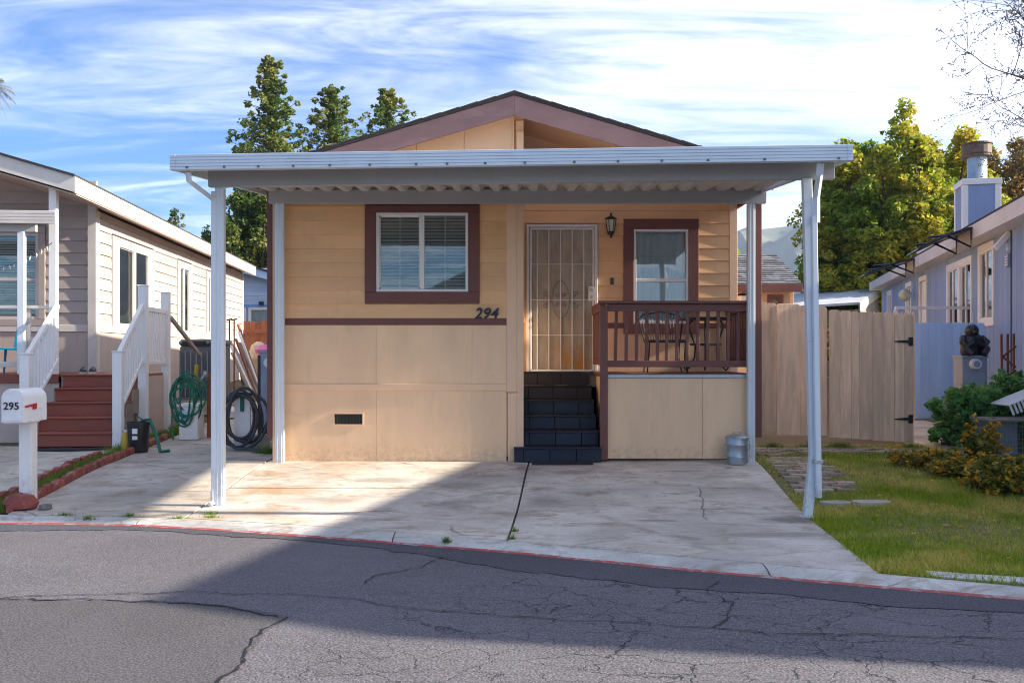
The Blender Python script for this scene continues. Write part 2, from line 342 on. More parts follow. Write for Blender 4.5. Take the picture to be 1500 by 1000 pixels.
m_redpaint = mat('faded red kerb paint', (.40, .085, .085), .7, .2, 6, (1, 1, 1), 0, .3, 80, stain=((.38, .33, .31), 9, .5, .62, .9))
m_bark = mat('bark', (.11, .08, .06), .9, .3, 6, (3, 3, .5), .1, .7, 30, (3, 3, .6))
m_green = mat('green hose rubber', (.01, .14, .085), .4, .15, 4)
m_ghose = mat('grey black hose rubber', (.05, .053, .06), .5, .2, 4)
m_ac = mat('charcoal metal', (.11, .125, .15), .5, .12, 4)
m_red = mat('red plastic', (.5, .02, .02), .4, .05)
m_cyan = mat('blue plastic', (.0, .30, .50), .4, .05)
m_yel = mat('yellow plastic', (.55, .36, .02), .4, .1)
m_tarp = mat('blue tarp', (.015, .10, .52), .45, .25, 8, (1, 1, 1), 0, .6, 14)
m_pink = mat('pink cloth', (.65, .2, .45), .8, .2)
m_rwood = mat('red brown wood', (.26, .085, .035), .7, .25, 4, (4, 4, .6), .2, .3, 40)
m_gwood = mat('weathered grey wood', (.30, .26, .22), .8, .2, 4, (4, 4, .6), .25, .3, 40)
m_util = mat('grey blue metal cabinet', (.30, .35, .42), .5, .12, 5, (1, 1, 1), .05, grime=.25)
m_skyblue = mat('pale blue paint', (.50, .62, .80), .6, .06, 2)
m_midblue = mat('blue trim paint', (.20, .34, .62), .6, .06, 2)
# ------------------------------------------------------------------ the setting
EDGE = [(-60, 8.2), (-14, 9.0), (-8, 9.12), (-4.84, 9.03), (-3.65, 8.95), (-2.73, 8.72), (-1.48, 8.28), (0, 7.70), (1.26, 7.10), (2.38, 6.62), (3.34, 6.23), (5, 5.62), (8, 4.9), (14, 4.2), (60, 1.)]
BACK = [(-60, 8.5), (-14, 9.28), (-8, 9.4), (-4.98, 9.30), (-3.15, 9.09), (-1.53, 8.60), (0, 7.99), (1.31, 7.38), (2.62, 6.80), (3.43, 6.42), (5, 5.86), (8, 5.15), (14, 4.45), (60, 1.3)]
def edge(x): return float(np.interp(x, *zip(*EDGE)))
def back(x): return float(np.interp(x, *zip(*BACK)))
def sm(t): t = max(0, min(1, t)); return t*t*(3-2*t)
def g(x, y):
    """ground height: the drives rise from the kerb to the house fronts, the lots rise gently behind"""
    z = -.19+.19*sm((y-9.0)/3.2) if y < 12.2 else .042*(min(y, 28)-12.2)
    if y < 12.2 and x > 2.6: z += .03*sm((x-2.6)/2)
    return z
def sheet(name, xs, yf, nz, m, parent=None, dz=0., thick=None, zf=g):
    """xs: list of x; yf(x)->(y0,y1); surface follows the ground"""
    v = []; f = []
    for x in xs:
        y0, y1 = yf(x)
        for k in range(nz+1):
            y = y0+(y1-y0)*k/nz; v.append((x, y, zf(x, y)+dz))
    n = nz+1
    for i in range(len(xs)-1):
        for k in range(nz): f.append((i*n+k, (i+1)*n+k, (i+1)*n+k+1, i*n+k+1))
    mb = MB(); mb.add(v, f)
    if thick:
        mb2 = MB(); mb2.add(v, f); mb2.add([(a, b, c-thick) for a, b, c in v], [q[::-1] for q in f])
        t = len(v); nx = len(xs)
        ring = [i*n for i in range(nx)]+[(nx-1)*n+k for k in range(1, n)]+[i*n+nz for i in range(nx-2, -1, -1)]+[k for k in range(nz-1, 0, -1)]
        mb2.f += [(a, b, b+t, a+t) for a, b in zip(ring, ring[1:]+ring[:1])]
        mb = mb2
    return mb.build(name, m, parent, smooth=False, fix=bool(thick))
def lin(a, b, n): return [a+(b-a)*i/n for i in range(n+1)]
# ground sheet to the horizon
xs = [-4000, -800, -200, -60]+lin(-30, 30, 60)+[60, 200, 800, 4000]
ysl = [4, 6]+lin(7, 30, 46)+[45, 80, 200, 800, 4000]
v = [(x, y, g(x, y)-.07 if y > back(x)+.15 else -.42) for x in xs for y in ysl]; n = len(ysl)
fq = [(i*n+k, (i+1)*n+k, (i+1)*n+k+1, i*n+k+1) for i in range(len(xs)-1) for k in range(n-1)]
tag(MB().add(v, fq).build('ground', m_soil, fix=False), kind='structure')
RX = [-4000, -300, -60, -30, -14]+lin(-8, 8, 48)+[14, 30, 60, 300, 4000]
road = tag(sheet('road', RX, lambda x: (-60, edge(x)+.03), 6, m_asph, zf=lambda x, y: -.235+.0*y), kind='structure')
def wob(x, s, a=.06): return a*math.sin(x*2.3+s)+a*.6*math.sin(x*5.1+2*s)+a*.3*math.sin(x*13.+s)
# darker strip of sealed asphalt along the kerb, and a newer dark patch at the left
st = sheet('asphalt_strip', lin(-9, 9, 420), lambda x: (edge(x)-(.42+.20*math.sin(x*.9+.6)+wob(x, 1., .05)+random.uniform(-.018, .018))*(1 if x > -1 else .8), edge(x)+.02), 2, m_asphs, road, zf=lambda x, y: -.231)
poly = [(-9, 6.25), (-4.2, 6.24), (-2.75, 6.22), (-1.9, 6.12), (-1.55, 5.98), (-1.38, 5.8), (-1.42, 5.35), (-1.40, 4.9), (-1.44, 4.5), (-1.4, 2.), (-1.3, -3), (-9, -3)]
pp = []
for (a, b), (c, d) in zip(poly, poly[1:]+poly[:1]):
    k = max(1, int(math.hypot(c-a, d-b)/.12)) if max(abs(a), abs(c)) < 8.9 else 1
    for i in range(k):
        t = i/k; pp.append((a+(c-a)*t+random.uniform(-.022, .022), b+(d-b)*t+random.uniform(-.022, .022)))
MB().add([(a, b, -.2315) for a, b in pp], [tuple(range(len(pp)))]).build('asphalt_patch', m_asphd, road, fix=False)
def seam(pts, w0):
    v = []; f = []; q = []
    for (a_, b_), (c_, d_) in zip(pts, pts[1:]):
        k_ = max(2, int(math.hypot(c_-a_, d_-b_)/.05)); q += [(a_+(c_-a_)*i/k_, b_+(d_-b_)*i/k_) for i in range(k_)]
    ox = oy = 0
    for i, (x_, y_) in enumerate(q):
        ox = ox*.85+random.gauss(0, .014); oy = oy*.85+random.gauss(0, .014); w_ = w0*random.uniform(.35, 1.2)
        dx, dy = q[min(i+1, len(q)-1)][0]-q[max(i-1, 0)][0], q[min(i+1, len(q)-1)][1]-q[max(i-1, 0)][1]; l_ = math.hypot(dx, dy)+1e-6
        v += [(x_+ox-dy/l_*w_, y_+oy+dx/l_*w_, -.2275), (x_+ox+dy/l_*w_, y_+oy-dx/l_*w_, -.2275)]
    f = [(2*i, 2*i+1, 2*i+3, 2*i+2) for i in range(len(q)-1)]; MB().add(v, f).build('tar_seam', m_seam, road, fix=False)
m_seam = mat('tar seam', (.016, .016, .018), .7, .3, 20, (1, 1, 1), 0)
seam([(-5, 6.26), (-2.75, 6.23), (-1.9, 6.13), (-1.38, 5.82)], .011); seam([(-1.38, 5.82), (-1.42, 5.35), (-1.38, 4.9), (-1.44, 4.2)], .010)
seam([(-3.6, 6.24), (-2.2, 6.42), (-1.3, 6.35), (-.7, 6.0), (.5, 5.75), (1.6, 5.5), (3.2, 5.3)], .006); seam([(-.55, 7.55), (-.62, 7.2), (-.95, 6.9), (-1.0, 6.6)], .007); seam([(1.45, 6.75), (1.3, 6.4), (1.42, 6.1), (1.15, 5.6)], .006)
# rolled kerb in cast lengths, red line painted along its lip
kerb = tag(bpy.data.objects.new('kerb', None), kind='structure'); COL.objects.link(kerb); WM[kerb.name] = Matrix()
cuts = [-14, -11.2, -8.4, -6.2, PX(205, 9.05), -1.02, 1.86, 4.3, 6.6, 9, 12]
def kz(t): return -.232+.048*sm(t*1.5)-.006*t
for a, b in zip(cuts, cuts[1:]):
    xs_ = lin(a+.006, b-.006, max(4, int((b-a)/.12))); v = []; f = []
    for x in xs_:
        e, k = edge(x), back(x)-.012
        for t in (0, .15, .4, .7, 1): v.append((x, e+(k-e)*t, kz(t)))
        v += [(x, k, -.34), (x, e, -.34)]
    for i in range(len(xs_)-1):
        for q in range(7): f.append((i*7+q, (i+1)*7+q, (i+1)*7+(q+1) % 7, i*7+(q+1) % 7))
    f += [tuple(range(7)), tuple((len(xs_)-1)*7+q for q in range(7))[::-1]]
    MB().add(v, f).build('kerb_segment', m_kerb, kerb)
v = []; f = []; xs_ = lin(-6.5, 8, 200)
for x in xs_:
    e = edge(x); v += [(x, e-.035, -.2295), (x, e-.002, -.2265), (x, e+.022+.012*math.sin(x*9)*math.sin(x*3.1), kz(.1)+.006)]
for i in range(len(xs_)-1): f += [(i*3, i*3+3, i*3+4, i*3+1), (i*3+1, i*3+4, i*3+5, i*3+2)]
MB().add(v, f).build('red_line', m_redpaint, kerb, fix=False)
# driveway slabs
drive = tag(bpy.data.objects.new('driveway', None), kind='structure'); COL.objects.link(drive); WM[drive.name] = Matrix()
XR = lambda y: 3.12-.50*((12.2-y)/5.4)       # right edge
def slab(x0, x1, y0, y1, m, parent, gap=.011):
    """x0,x1,y0,y1 numbers or functions of the other coordinate"""
    fx0 = x0 if callable(x0) else (lambda y: x0); fx1 = x1 if callable(x1) else (lambda y: x1)
    fy0 = y0 if callable(y0) else (lambda x: y0); fy1 = y1 if callable(y1) else (lambda x: y1)
    nu, nv = 12, 10; v = []; f = []
    for i in range(nu+1):
        for k in range(nv+1):
            u, t = i/nu, k/nv; x = 0; y = 10.5
            for _ in range(5):
                x = fx0(y)+gap+(fx1(y)-fx0(y)-2*gap)*u; y = fy0(x)+gap+(fy1(x)-fy0(x)-2*gap)*t
            v.append((x, y, g(x, y)))
    n = nv+1
    for i in range(nu):
        for k in range(nv): f.append((i*n+k, (i+1)*n+k, (i+1)*n+k+1, i*n+k+1))
    t = len(v); ring = [i*n for i in range(nu+1)]+[nu*n+k for k in range(1, n)]+[i*n+nv for i in range(nu-1, -1, -1)]+[k for k in range(nv-1, 0, -1)]
    mb = MB().add(v+[(a, b, c-.1) for a, b, c in v], f+[tuple(i+t for i in q[::-1]) for q in f]+[(a, b, b+t, a+t) for a, b in zip(ring, ring[1:]+ring[:1])])
    return mb.build('concrete_slab', m, parent, bevel=.002)
JX = lambda y: .22-.26*((12.2-y)/4.2)
slab(-3.12, JX, 10.5, 12.35, m_conc, drive); slab(JX, XR, 10.5, 12.35, m_conc, drive)
slab(-3.12, JX, back, 10.5, m_conc, drive); slab(JX, XR, back, 10.5, m_conc, drive)
path = tag(bpy.data.objects.new('path', None), kind='structure'); COL.objects.link(path); WM[path.name] = Matrix()
LX = lambda y: -4.93-.05*(y-9.5)
for a, b in ((back, 10.35), (10.35, 12.0), (12.0, 13.8), (13.8, 16.2), (16.2, 19), (19, 22.5), (22.5, 27)):
    slab(LX, -3.12, a, b, m_conc2, path)
for x0, x1 in ((-9.5, -7.2), (-7.2, -5.32)):
    for a, b in ((back, 11.0), (11.0, 13.6)): slab(x0, x1, a, b, m_conc2, path)
slab(5.9, 7.3, 12.6, 16.9, m_conc2, path); slab(2.95, 6.5, lambda x: back(x)+.06, lambda x: back(x)+.26, m_kerb, path)
# lawn and its grass
lawn = tag(sheet('lawn', lin(2.5, 13, 42), lambda x: (back(x)+.0, 13.9), 30, m_lawn, dz=-.012, zf=lambda x, y: g(x, y) if x > XR(y)-.02 else g(x, y)-.06), kind='structure')
def blades(n, sampler, hmin, hmax, wd, bend=.5):
    v = np.zeros((n, 3, 3)); c = 0
    while c < n:
        x, y, s = sampler()
        h = random.uniform(hmin, hmax)*s; a = random.uniform(0, 6.283); dx, dy = math.cos(a)*wd/2, math.sin(a)*wd/2
        bx, by = random.gauss(0, bend)*h, random.gauss(0, bend)*h; z = g(x, y)-.015
        v[c] = ((x-dx, y-dy, z), (x+dx, y+dy, z), (x+bx, y+by, z+h+.012)); c += 1
    return v.reshape(-1, 3), np.arange(3*n).reshape(n, 3)
def nz(x, y): 
    return .5+.25*math.sin(x*1.9+y*1.1+.5)+.25*math.sin(x*.8-y*2.3+2.)
def onpath(x, y): return (13.0 < y < 13.4 and x < 5.7) or (10.3 < y < 13.2 and x < 3.98-.1*(13-y)*.5)
def lawn_s():
    while True:
        y = random.uniform(6.2, 13.7)**1.0; x = random.uniform(2.55, 8.5)
        if random.random() > (8.5/max(y, 6.))**2: continue
        if y < back(x)+.02 or x < XR(y)+random.uniform(-.05, .03): continue
        if x > 5.9 and y > 12.6: continue
        if x > 2.95 and x < 6.5 and back(x)+.05 < y < back(x)+.27 and random.random() > .12: continue
        if onpath(x, y) and random.random() > .35: continue
        k = nz(x, y)
        if random.random() > .22+.9*k: continue
        return x, y, .55+.6*k
v, f = blades(120000, lawn_s, .012, .055, .0085, .7)
tag(npmesh('grass', v, f, m_grass), 'short patchy green and straw coloured lawn grass right of the driveway', 'grass', kind='stuff')
def strip_s():
    t = random.random(); y = 9.42+t*3.5 if random.random() < .7 else 9.42+t*5.6
    x = LX(y)-.17+random.uniform(-.13, .11)
    return x, y, random.uniform(.5, 1.3)
v, f = blades(7000, strip_s, .03, .11, .008)
tag(npmesh('grass', v, f, m_grassg), 'bright green weeds growing between the two rows of red edging', 'weeds', kind='stuff')
def spots(lst):
    def s():
        x, y, r = random.choice(lst); a = random.uniform(0, 6.28); q = abs(random.gauss(0, .5))*r
        return x+q*math.cos(a), y+q*math.sin(a)*.5, random.uniform(.5, 1.)*(1.2-q/r*.5)
    return s
sp = [(PX(a, 9.1), 9.16+b, .14) for a, b in ((85, .08), (185, .02), (300, .12), (265, -.1), (130, -.08), (310, -.05))]+[(0.0, 8.05, .05), (.02, 8.4, .04), (-.55, 7.99, .05)]
v, f = blades(1100, spots(sp), .02, .06, .007)
tag(npmesh('grass', v, f, m_grassg), 'small tufts of weeds in the kerb cracks in front of the drives', 'weeds', kind='stuff')
sp = [(x+random.uniform(-.1, .1), 13.45+random.uniform(-.1, .1), .2) for x in (3.7, 4.1, 4.5, 4.62, 4.7, 5.5)]
v, f = blades(1500, spots(sp), .04, .13, .009)
tag(npmesh('grass', v, f, m_grassg), 'weeds along the foot of the tan board fence', 'weeds', kind='stuff')
sp = [(-5.3-.1*random.random(), y, .3) for y in lin(13.2, 16, 8)]+[(-4.3, 17.5, .5), (-3.9, 19, .5), (-4.4, 21.5, .7), (-3.35, 13.0, .22), (-3.3, 12.85, .2)]
v, f = blades(5000, spots(sp), .04, .14, .010)
tag(npmesh('grass', v, f, m_grassg), 'weeds growing along the side path between the two houses', 'weeds', kind='stuff')
# brick path beside the driveway
bp = tag(bpy.data.objects.new('brick_path', None), kind='structure'); COL.objects.link(bp); WM[bp.name] = Matrix()
me = MB().box(-.1, .1, -.05, .05, 0, .045).build('brick', m_paver, bp, bevel=.006); bmesh_ = me.data; bpy.data.objects.remove(me)
def brick(x, y, a):
    o = link('brick', bmesh_, m_paver, None, (x, y, g(x, y)-.032)); o.rotation_euler = (random.gauss(0, .02), random.gauss(0, .02), a); o.parent = bp
y = 10.35; r = 0
while y < 12.95:
    x = XR(y)+.22+(r % 2)*.1
    while x < 3.92-.05*(13-y):
        if random.random() > .22: brick(x+random.gauss(0, .006), y+random.gauss(0, .004), random.gauss(0, .03))
        x += .212
    y += .112; r += 1
for r, y in enumerate((13.02, 13.13, 13.24, 13.35)):
    x = 3.35+(r % 2)*.1
    while x < 5.6:
        if random.random() > .06: brick(x, y+random.gauss(0, .004), random.gauss(0, .03))
        x += .212
m_stone = mat('pale stone', (.46, .43, .40), .85, .2, 6, (1, 1, 1), .1, .5, 40)
for px_, py_, w_, lab in ((1225, 734, .32, 'pale flat stepping stone in the grass just right of the bent post'), (1276, 729, .42, 'wider pale flat stepping stone at the end of the brick path')):
    d = 9.75; x = PX(px_, d)
    pts = [(x+math.cos(t)*w_/2*random.uniform(.85, 1.1), d+math.sin(t)*.11*random.uniform(.8, 1.15)) for t in lin(0, 5.8, 10)]
    tag(MB().prism(pts, 'z', g(x, d)-.03, g(x, d)+.02).build('stepping_stone', m_stone, bevel=.006), lab, 'stone', 'stepping stones')
# far hills
def hills(name, y0, prof, m, seed):
    rg = np.random.default_rng(seed); xs_ = np.linspace(prof[0][0], prof[-1][0], 120); ys_ = np.linspace(0, 1, 26); hx = np.interp(xs_, *zip(*prof)); v = []
    rid = sum(rg.uniform(.3, 1)*np.sin(xs_/prof[-1][0]*k*9+rg.uniform(0, 6))/k for k in (1, 2, 4, 7, 12))
    for i, x in enumerate(xs_):
        for t in ys_:
            s = math.sin(t*math.pi/2)**1.1; rv = .09*math.sin(x/38+t*5+1.3*rid[i])+.05*math.sin(x/15-t*9)
            v.append((x, y0+t*500, max(-1, hx[i]*(s+rv*math.sin(t*math.pi)*1.6))))
    n = len(ys_); f = [(i*n+k, (i+1)*n+k, (i+1)*n+k+1, i*n+k+1) for i in range(len(xs_)-1) for k in range(n-1)]
    return tag(MB().add(v, f).build(name, m, smooth=True, fix=False), kind='structure')
m_hill = mat('dry green hills', (.15, .16, .10), .95, .3, .012, (1, 1, 1), 0, stain=((.05, .075, .045), .02, .45, .62, .8))
hills('hills', 1300, [(-1500, 20), (-700, 60), (-300, 70), (200, 100), (330, 186), (470, 236), (620, 252), (800, 245), (1100, 180), (1800, 120)], m_hill, 3)
# ------------------------------------------------------------------ wall builders
def cutrects(u0, u1, rows, holes):
    """rows: list of (z0,z1); holes: (u0,u1,z0,z1) -> list of (u0,u1,z0,z1) pieces"""
    out_ = []
    for z0, z1 in rows:
        us = sorted({u0, u1, *[min(max(q, u0), u1) for h in holes for q in h[:2] if h[2] < z1 and h[3] > z0]}); cur = []
        for a, b in zip(us, us[1:]):
            if b-a < 1e-4: continue
            zs = [(z0, z1)]; mid = (a+b)/2
            for h in holes:
                if h[0] < mid < h[1]: zs = [p for (c, d) in zs for p in ((c, min(d, h[2])), (max(c, h[3]), d)) if p[1]-p[0] > .012]
            for zz_ in zs:
                if cur and cur[-1][1] == a and cur[-1][2:] == zz_: cur[-1] = (cur[-1][0], b, *zz_)
                else: cur.append((a, b, *zz_))
        out_ += cur
    return out_
def wallslab(parent, m, M, u0, u1, z0, z1, holes, t0=-.02, t1=-.12, name='wall'):
    """wall in the local x-z plane, outside towards -y; thickness from y=-t0.. to -t1"""
    zs = sorted({z0, z1, *[q for h in holes for q in h[2:] if z0 < q < z1]}); mb = MB()
    for a, b, c, d in cutrects(u0, u1, list(zip(zs, zs[1:])), holes): mb.box(a, b, -t0, -t1, c, d)
    return mb.build(name, m, parent, M=M)
def laps(parent, m, M, u0, u1, z0, z1, ex, holes, name='siding_board'):
    """lapped boards, each an object; wall plane local y=0, proud towards -y"""
    rows = []; z = z0
    while z < z1-.02: rows.append((z, min(z+ex, z1))); z += ex
    for a, b, c, d in cutrects(u0, u1, rows, holes):
        t = (d-c)/ex
        mb = MB().add([(a, -.024, c), (b, -.024, c), (b, .02, c), (a, .02, c), (a, -.024+.02*t, d-.001), (b, -.024+.02*t, d-.001), (b, .02, d-.001), (a, .02, d-.001)],
                      [(0,1,2,3),(4,7,6,5),(0,4,5,1),(1,5,6,2),(2,6,7,3),(3,7,4,0)])
        mb.build(name, m, parent, M=M)
def planks(parent, m, M, u0, u1, z0, z1, wd, holes, gap=.0015, name='wall_plank', y0=-.012, y1=.02):
    us = [u0]
    while us[-1] < u1-.02: us.append(min(us[-1]+wd, u1))
    for a, b in zip(us, us[1:]):
        for c, d, e, f_ in cutrects(z0, z1, [(a+gap/2, b-gap/2)], [(h[2], h[3], h[0], h[1]) for h in holes]):
            MB().box(e, f_, y0, y1, c, d).build(name, m, parent, M=M, bevel=.0015 if gap < .003 else .003)
def frameM(ox, oy, oz, ang): return Matrix.Translation((ox, oy, oz)) @ Matrix.Rotation(ang, 4, 'Z')
def window(parent, M, u0, u1, z0, z1, m_fr, trim=None, m_trim=None, kind='slider', blind=True, grid=(2, 3), fw=.035, curtain=None, dep=.09, glass=None, top=None, bot=None):
    """window in local x-z plane (outside -y); returns the window part"""
    mb = MB()   # outer frame
    for a, b, c, d in ((u0, u1, z0, z0+fw), (u0, u1, z1-fw, z1), (u0, u0+fw, z0+fw, z1-fw), (u1-fw, u1, z0+fw, z1-fw)): mb.box(a, b, -.03, .05, c, d)
    win = mb.build('window', m_fr, parent, M=M, bevel=.003)
    if trim:
        tp = top or trim; bt = bot or trim
        for a, b, c, d in ((u0-trim, u1+trim, z1+.001, z1+tp), (u0-trim, u1+trim, z0-bt, z0-.001), (u0-trim, u0-.001, z0, z1), (u1+.001, u1+trim, z0, z1)):
            B('trim_board', m_trim, win, a, b, -.04, .0, c, d, M)
    gi = []
    if kind == 'slider':
        mid = (u0+u1)/2; B('meeting_stile', m_fr, win, mid-.028, mid+.028, -.024, .04, z0+fw, z1-fw, M); gi = [(u0+fw, mid-.028, z0+fw, z1-fw), (mid+.028, u1-fw, z0+fw, z1-fw)]
    elif kind == 'hung':
        mid = z0+(z1-z0)*.46; B('meeting_rail', m_fr, win, u0+fw, u1-fw, -.024, .04, mid-.025, mid+.025, M); gi = [(u0+fw, u1-fw, mid+.025, z1-fw), (u0+fw, u1-fw, z0+fw, mid-.025)]
    else: gi = [(u0+fw, u1-fw, z0+fw, z1-fw)]
    for q, (a, b, c, d) in enumerate(gi):
        y = -.004 if q else .014
        B('pane', glass or m_glass, win, a, b, y, y+.005, c, d, M, bevel=0)
        mb = MB(); gx, gz = grid
        for i in range(1, gx): x = a+(b-a)*i/gx; mb.box(x-.007, x+.007, y+.012, y+.022, c, d)
        for i in range(1, gz): z = c+(d-c)*i/gz; mb.box(a, b, y+.013, y+.021, z-.007, z+.007)
        if mb.v: mb.build('muntin', m_fr, win, M=M)
        if q == 0 and kind == 'slider':
            mb = MB()
            for p in ((a, a+.018, c, d), (b-.018, b, c, d), (a, b, c, c+.018), (a, b, d-.018, d)): mb.box(p[0], p[1], .0, .012, p[2], p[3])
            mb.build('screen_frame', m_blind, win, M=M)
    if blind:
        mb = MB(); z = z0+fw+.01
        while z < z1-fw:
            mb.add([(u0+.04, .058, z), (u1-.04, .058, z), (u1-.04, .082, z+.036), (u0+.04, .082, z+.036)], [(0, 1, 2, 3)]); z += .043
        mb.build('blind', m_blind, win, M=M, fix=False)
    if curtain: 
        mb = MB(); k = 40; v = [(u0+.03+(u1-u0-.06)*i/k, .065+.012*math.sin(i*1.3), z) for i in range(k+1) for z in (z0+fw, z1-fw)]
        mb.add(v, [(2*i, 2*i+2, 2*i+3, 2*i+1) for i in range(k)]); mb.build('curtain', curtain, win, M=M, fix=False)
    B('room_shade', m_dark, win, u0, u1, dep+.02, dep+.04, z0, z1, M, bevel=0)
    return win
# ------------------------------------------------------------------ the tan mobile home, number 294
HY = 12.2; RY = 13.6; HX0, HX1 = -3.05, 3.2
house = T('mobile_home', 'tan mobile home with brown trim and number 294 behind the white carport', 'house', (.07, HY+7.5, 0))
MF = frameM(0, HY, 0, 0); MR = frameM(0, RY, 0, 0)
WL = (PX(551.5, HY), PX(686, HY), PZ(427.5, HY), PZ(312, HY))       # left window
WR = (PX(928, RY), PX(1008, RY), PZ(474, RY), PZ(336, RY))          # porch window
XS = .148                                                           # right end of the forward wall
RID = (0.03, 4.60); SL = .296
def rz(x): return RID[1]-SL*abs(x-RID[0])                           # roof top surface
zb = PZ(476, HY); zt = PZ(466, HY); EX = .177
holeL = [(WL[0]-.14, WL[1]+.14, WL[2]-.15, WL[3]+.11)]
wallslab(house, m_tanp, MF, HX0, XS, .06, 3.45, [WL])
laps(house, m_tan, MF, HX0+.1, PX(742, HY), zt, 3.5, EX, holeL)
planks(house, m_tanp, MF, HX0+.1, PX(742, HY), PZ(562, HY), zb, 1.22, [])
vent = (PX(490, HY), PX(531, HY), PZ(621, HY), PZ(606, HY))
planks(house, m_tanp, MF, HX0+.1, PX(742, HY), .0, PZ(572, HY), 1.22, [vent], y0=-.006)
B('belt_trim', m_brown, house, HX0+.1, PX(742, HY), -.03, .0, zb, zt, MF)
B('belt_trim', m_tant, house, HX0+.1, PX(742, HY), -.024, .0, PZ(572, HY), PZ(562, HY), MF)
vo = MB()
for a, b, c, d in ((vent[0]-.015, vent[1]+.015, vent[3], vent[3]+.015), (vent[0]-.015, vent[1]+.015, vent[2]-.015, vent[2]), (vent[0]-.015, vent[0], vent[2], vent[3]), (vent[1], vent[1]+.015, vent[2], vent[3])): vo.box(a, b, -.016, .01, c, d)
vo = vo.build('vent', m_tant, house, M=MF)
B('vent_mesh', m_dark, vo, vent[0], vent[1], .0, .012, vent[2], vent[3], MF, bevel=0)
mb = MB()
for i in range(1, 9): x = vent[0]+(vent[1]-vent[0])*i/9; mb.box(x-.003, x+.003, -.005, -.001, vent[2], vent[3])
mb.build('vent_slat', mat('olive mesh', (.07, .075, .02), .6), vo, M=MF)
for a, b, c, d, y0 in ((HX0, HX0+.1, .0, 3.5, -.03), (PX(742, HY), PX(757, HY), PZ(574, HY), 3.6, -.03), (PX(744, HY), PX(757, HY), .0, PZ(575, HY), -.02), (PX(757, HY), XS, .0, 4.2, -.026)):
    B('corner_board', m_tant, house, a, b, y0, .02, c, d, MF)
B('downspout', m_brown, house, HX0-.07, HX0-.005, -.03, .05, .3, 3.5, MF)
window(house, MF, *WL, m_vinyl, .145, m_brown, 'slider', True, (2, 3), top=.10, bot=.145)
# gable: forward half in panels, recessed half over the porch
GB = PZ(300, HY)
def gable_poly(xa, xb, z0): 
    pts = [(xa, z0), (xb, z0), (xb, rz(xb)-.05)]
    if xa < RID[0] < xb: pts.append((RID[0], rz(RID[0])-.05))
    return pts+[(xa, rz(xa)-.05)]
x = HX0
while x < XS-.12:
    b = min(x+.61, XS-.12); MB().prism(gable_poly(x+.002, b-.002, 3.45), 'y', HY-.008, HY+.06).build('gable_panel', m_tant, house, bevel=.002); x = b
MB().prism(gable_poly(HX0, XS, 3.45), 'y', HY+.062, HY+.1).build('gable_backing', m_tanp, house)
B('return_wall', m_tanp, house, XS-.1, XS-.002, HY+.02, RY+.05, .9, 4.35)
wallslab(house, m_tanp, MR, XS-.1, HX1, .9, 3.45, [WR, (PX(776, RY), PX(871, RY), 1.1, PZ(334, RY))])
DX0, DX1, DZ1 = PX(771, RY), PX(875, RY), PZ(329, RY)
hr = [(WR[0]-.145, WR[1]+.145, WR[2]-.1, WR[3]+.145), (DX0-.01, DX1+.01, 1.0, DZ1+.01)]
laps(house, m_tan, MR, XS, PX(1068, RY), PZ(475, RY)+.02, 3.5, EX, hr)
B('belt_trim', m_brown, house, DX1+.02, PX(1068, RY), -.03, 0, 1.735, 1.81, MR)
planks(house, m_tanp, MR, DX1+.02, PX(1068, RY), 1.1, 1.735, .203, [])
B('corner_board', m_tant, house, PX(1068, RY), HX1, -.03, .02, .3, 3.6, MR)
MB().prism(gable_poly(XS, HX1, 3.45), 'y', RY, RY+.08).build('gable_panel', m_tant, house)
window(house, MR, *WR, m_vinyl, .145, m_brown, 'hung', False, (3, 2), curtain=m_curtain)
# security door
door = MB()
for a, b, c, d in ((DX0, DX0+.04, 1.1, DZ1), (DX1-.04, DX1, 1.1, DZ1), (DX0+.04, DX1-.04, DZ1-.04, DZ1)): door.box(a, b, -.05, .03, c, d)
door = door.build('security_door', m_white, house, M=MR, bevel=.004)
a0, a1, c0, c1 = DX0+.06, DX1-.055, 1.13, DZ1-.06
B('door_panel', m_rust, door, a0, a1, .012, .03, c0, c1, MR, bevel=0)
mb = MB()
for p in ((a0-.012, a0+.016, c0, c1), (a1-.016, a1+.012, c0, c1), (a0, a1, c0-.012, c0+.016), (a0, a1, c1-.016, c1+.012)): mb.box(p[0], p[1], -.03, .0, p[2], p[3])
mb.build('door_frame', m_white, door, M=MR, bevel=.003)
for i in range(5):
    x = a0+(a1-a0)*(.105+.185*i)
    B('door_bar', m_white, door, x-.007, x+.007, -.024, -.008, c0, c1, MR, bevel=.002)
for k in (.25, .5, .75): B('door_rail', m_white, door, a0, a1, -.007, .006, c0+(c1-c0)*k-.006, c0+(c1-c0)*k+.006, MR, bevel=.002)
xc, zc = (a0+a1)/2-.02, c0+(c1-c0)*.5; m_scroll = mat('faded scrollwork', (.24, .22, .23), .6)
mb = MB()
for sx in (-1, 1):
    mb.tube([MR @ Vector((xc+sx*.125*math.sin(t)**1.3 if 0 < t < math.pi else xc, -.014, zc+.27*math.cos(t))) for t in lin(0, math.pi, 18)], .0085, 6)
    for sz in (-1, 1):
        for ox, oz, r in ((.05, .06, .035), (.2, .07, .05)):
            mb.tube([MR @ Vector((xc+sx*(ox+r*(1-t/9)*math.cos(t)), -.014, zc+sz*(oz+r*(1-t/9)*math.sin(t)))) for t in lin(0, 7.5, 18)], .0075, 6)
for sz in (-1, 1): mb.tube([MR @ Vector((xc, -.014, zc+sz*.27)), MR @ Vector((xc, -.014, zc+sz*.31))], [.012, .004], 6)
mb.build('scrollwork', m_scroll, door)
lk = B('lock_plate', m_white, door, a1-.075, a1+.02, -.045, -.025, zc-.02, zc+.19, MR)
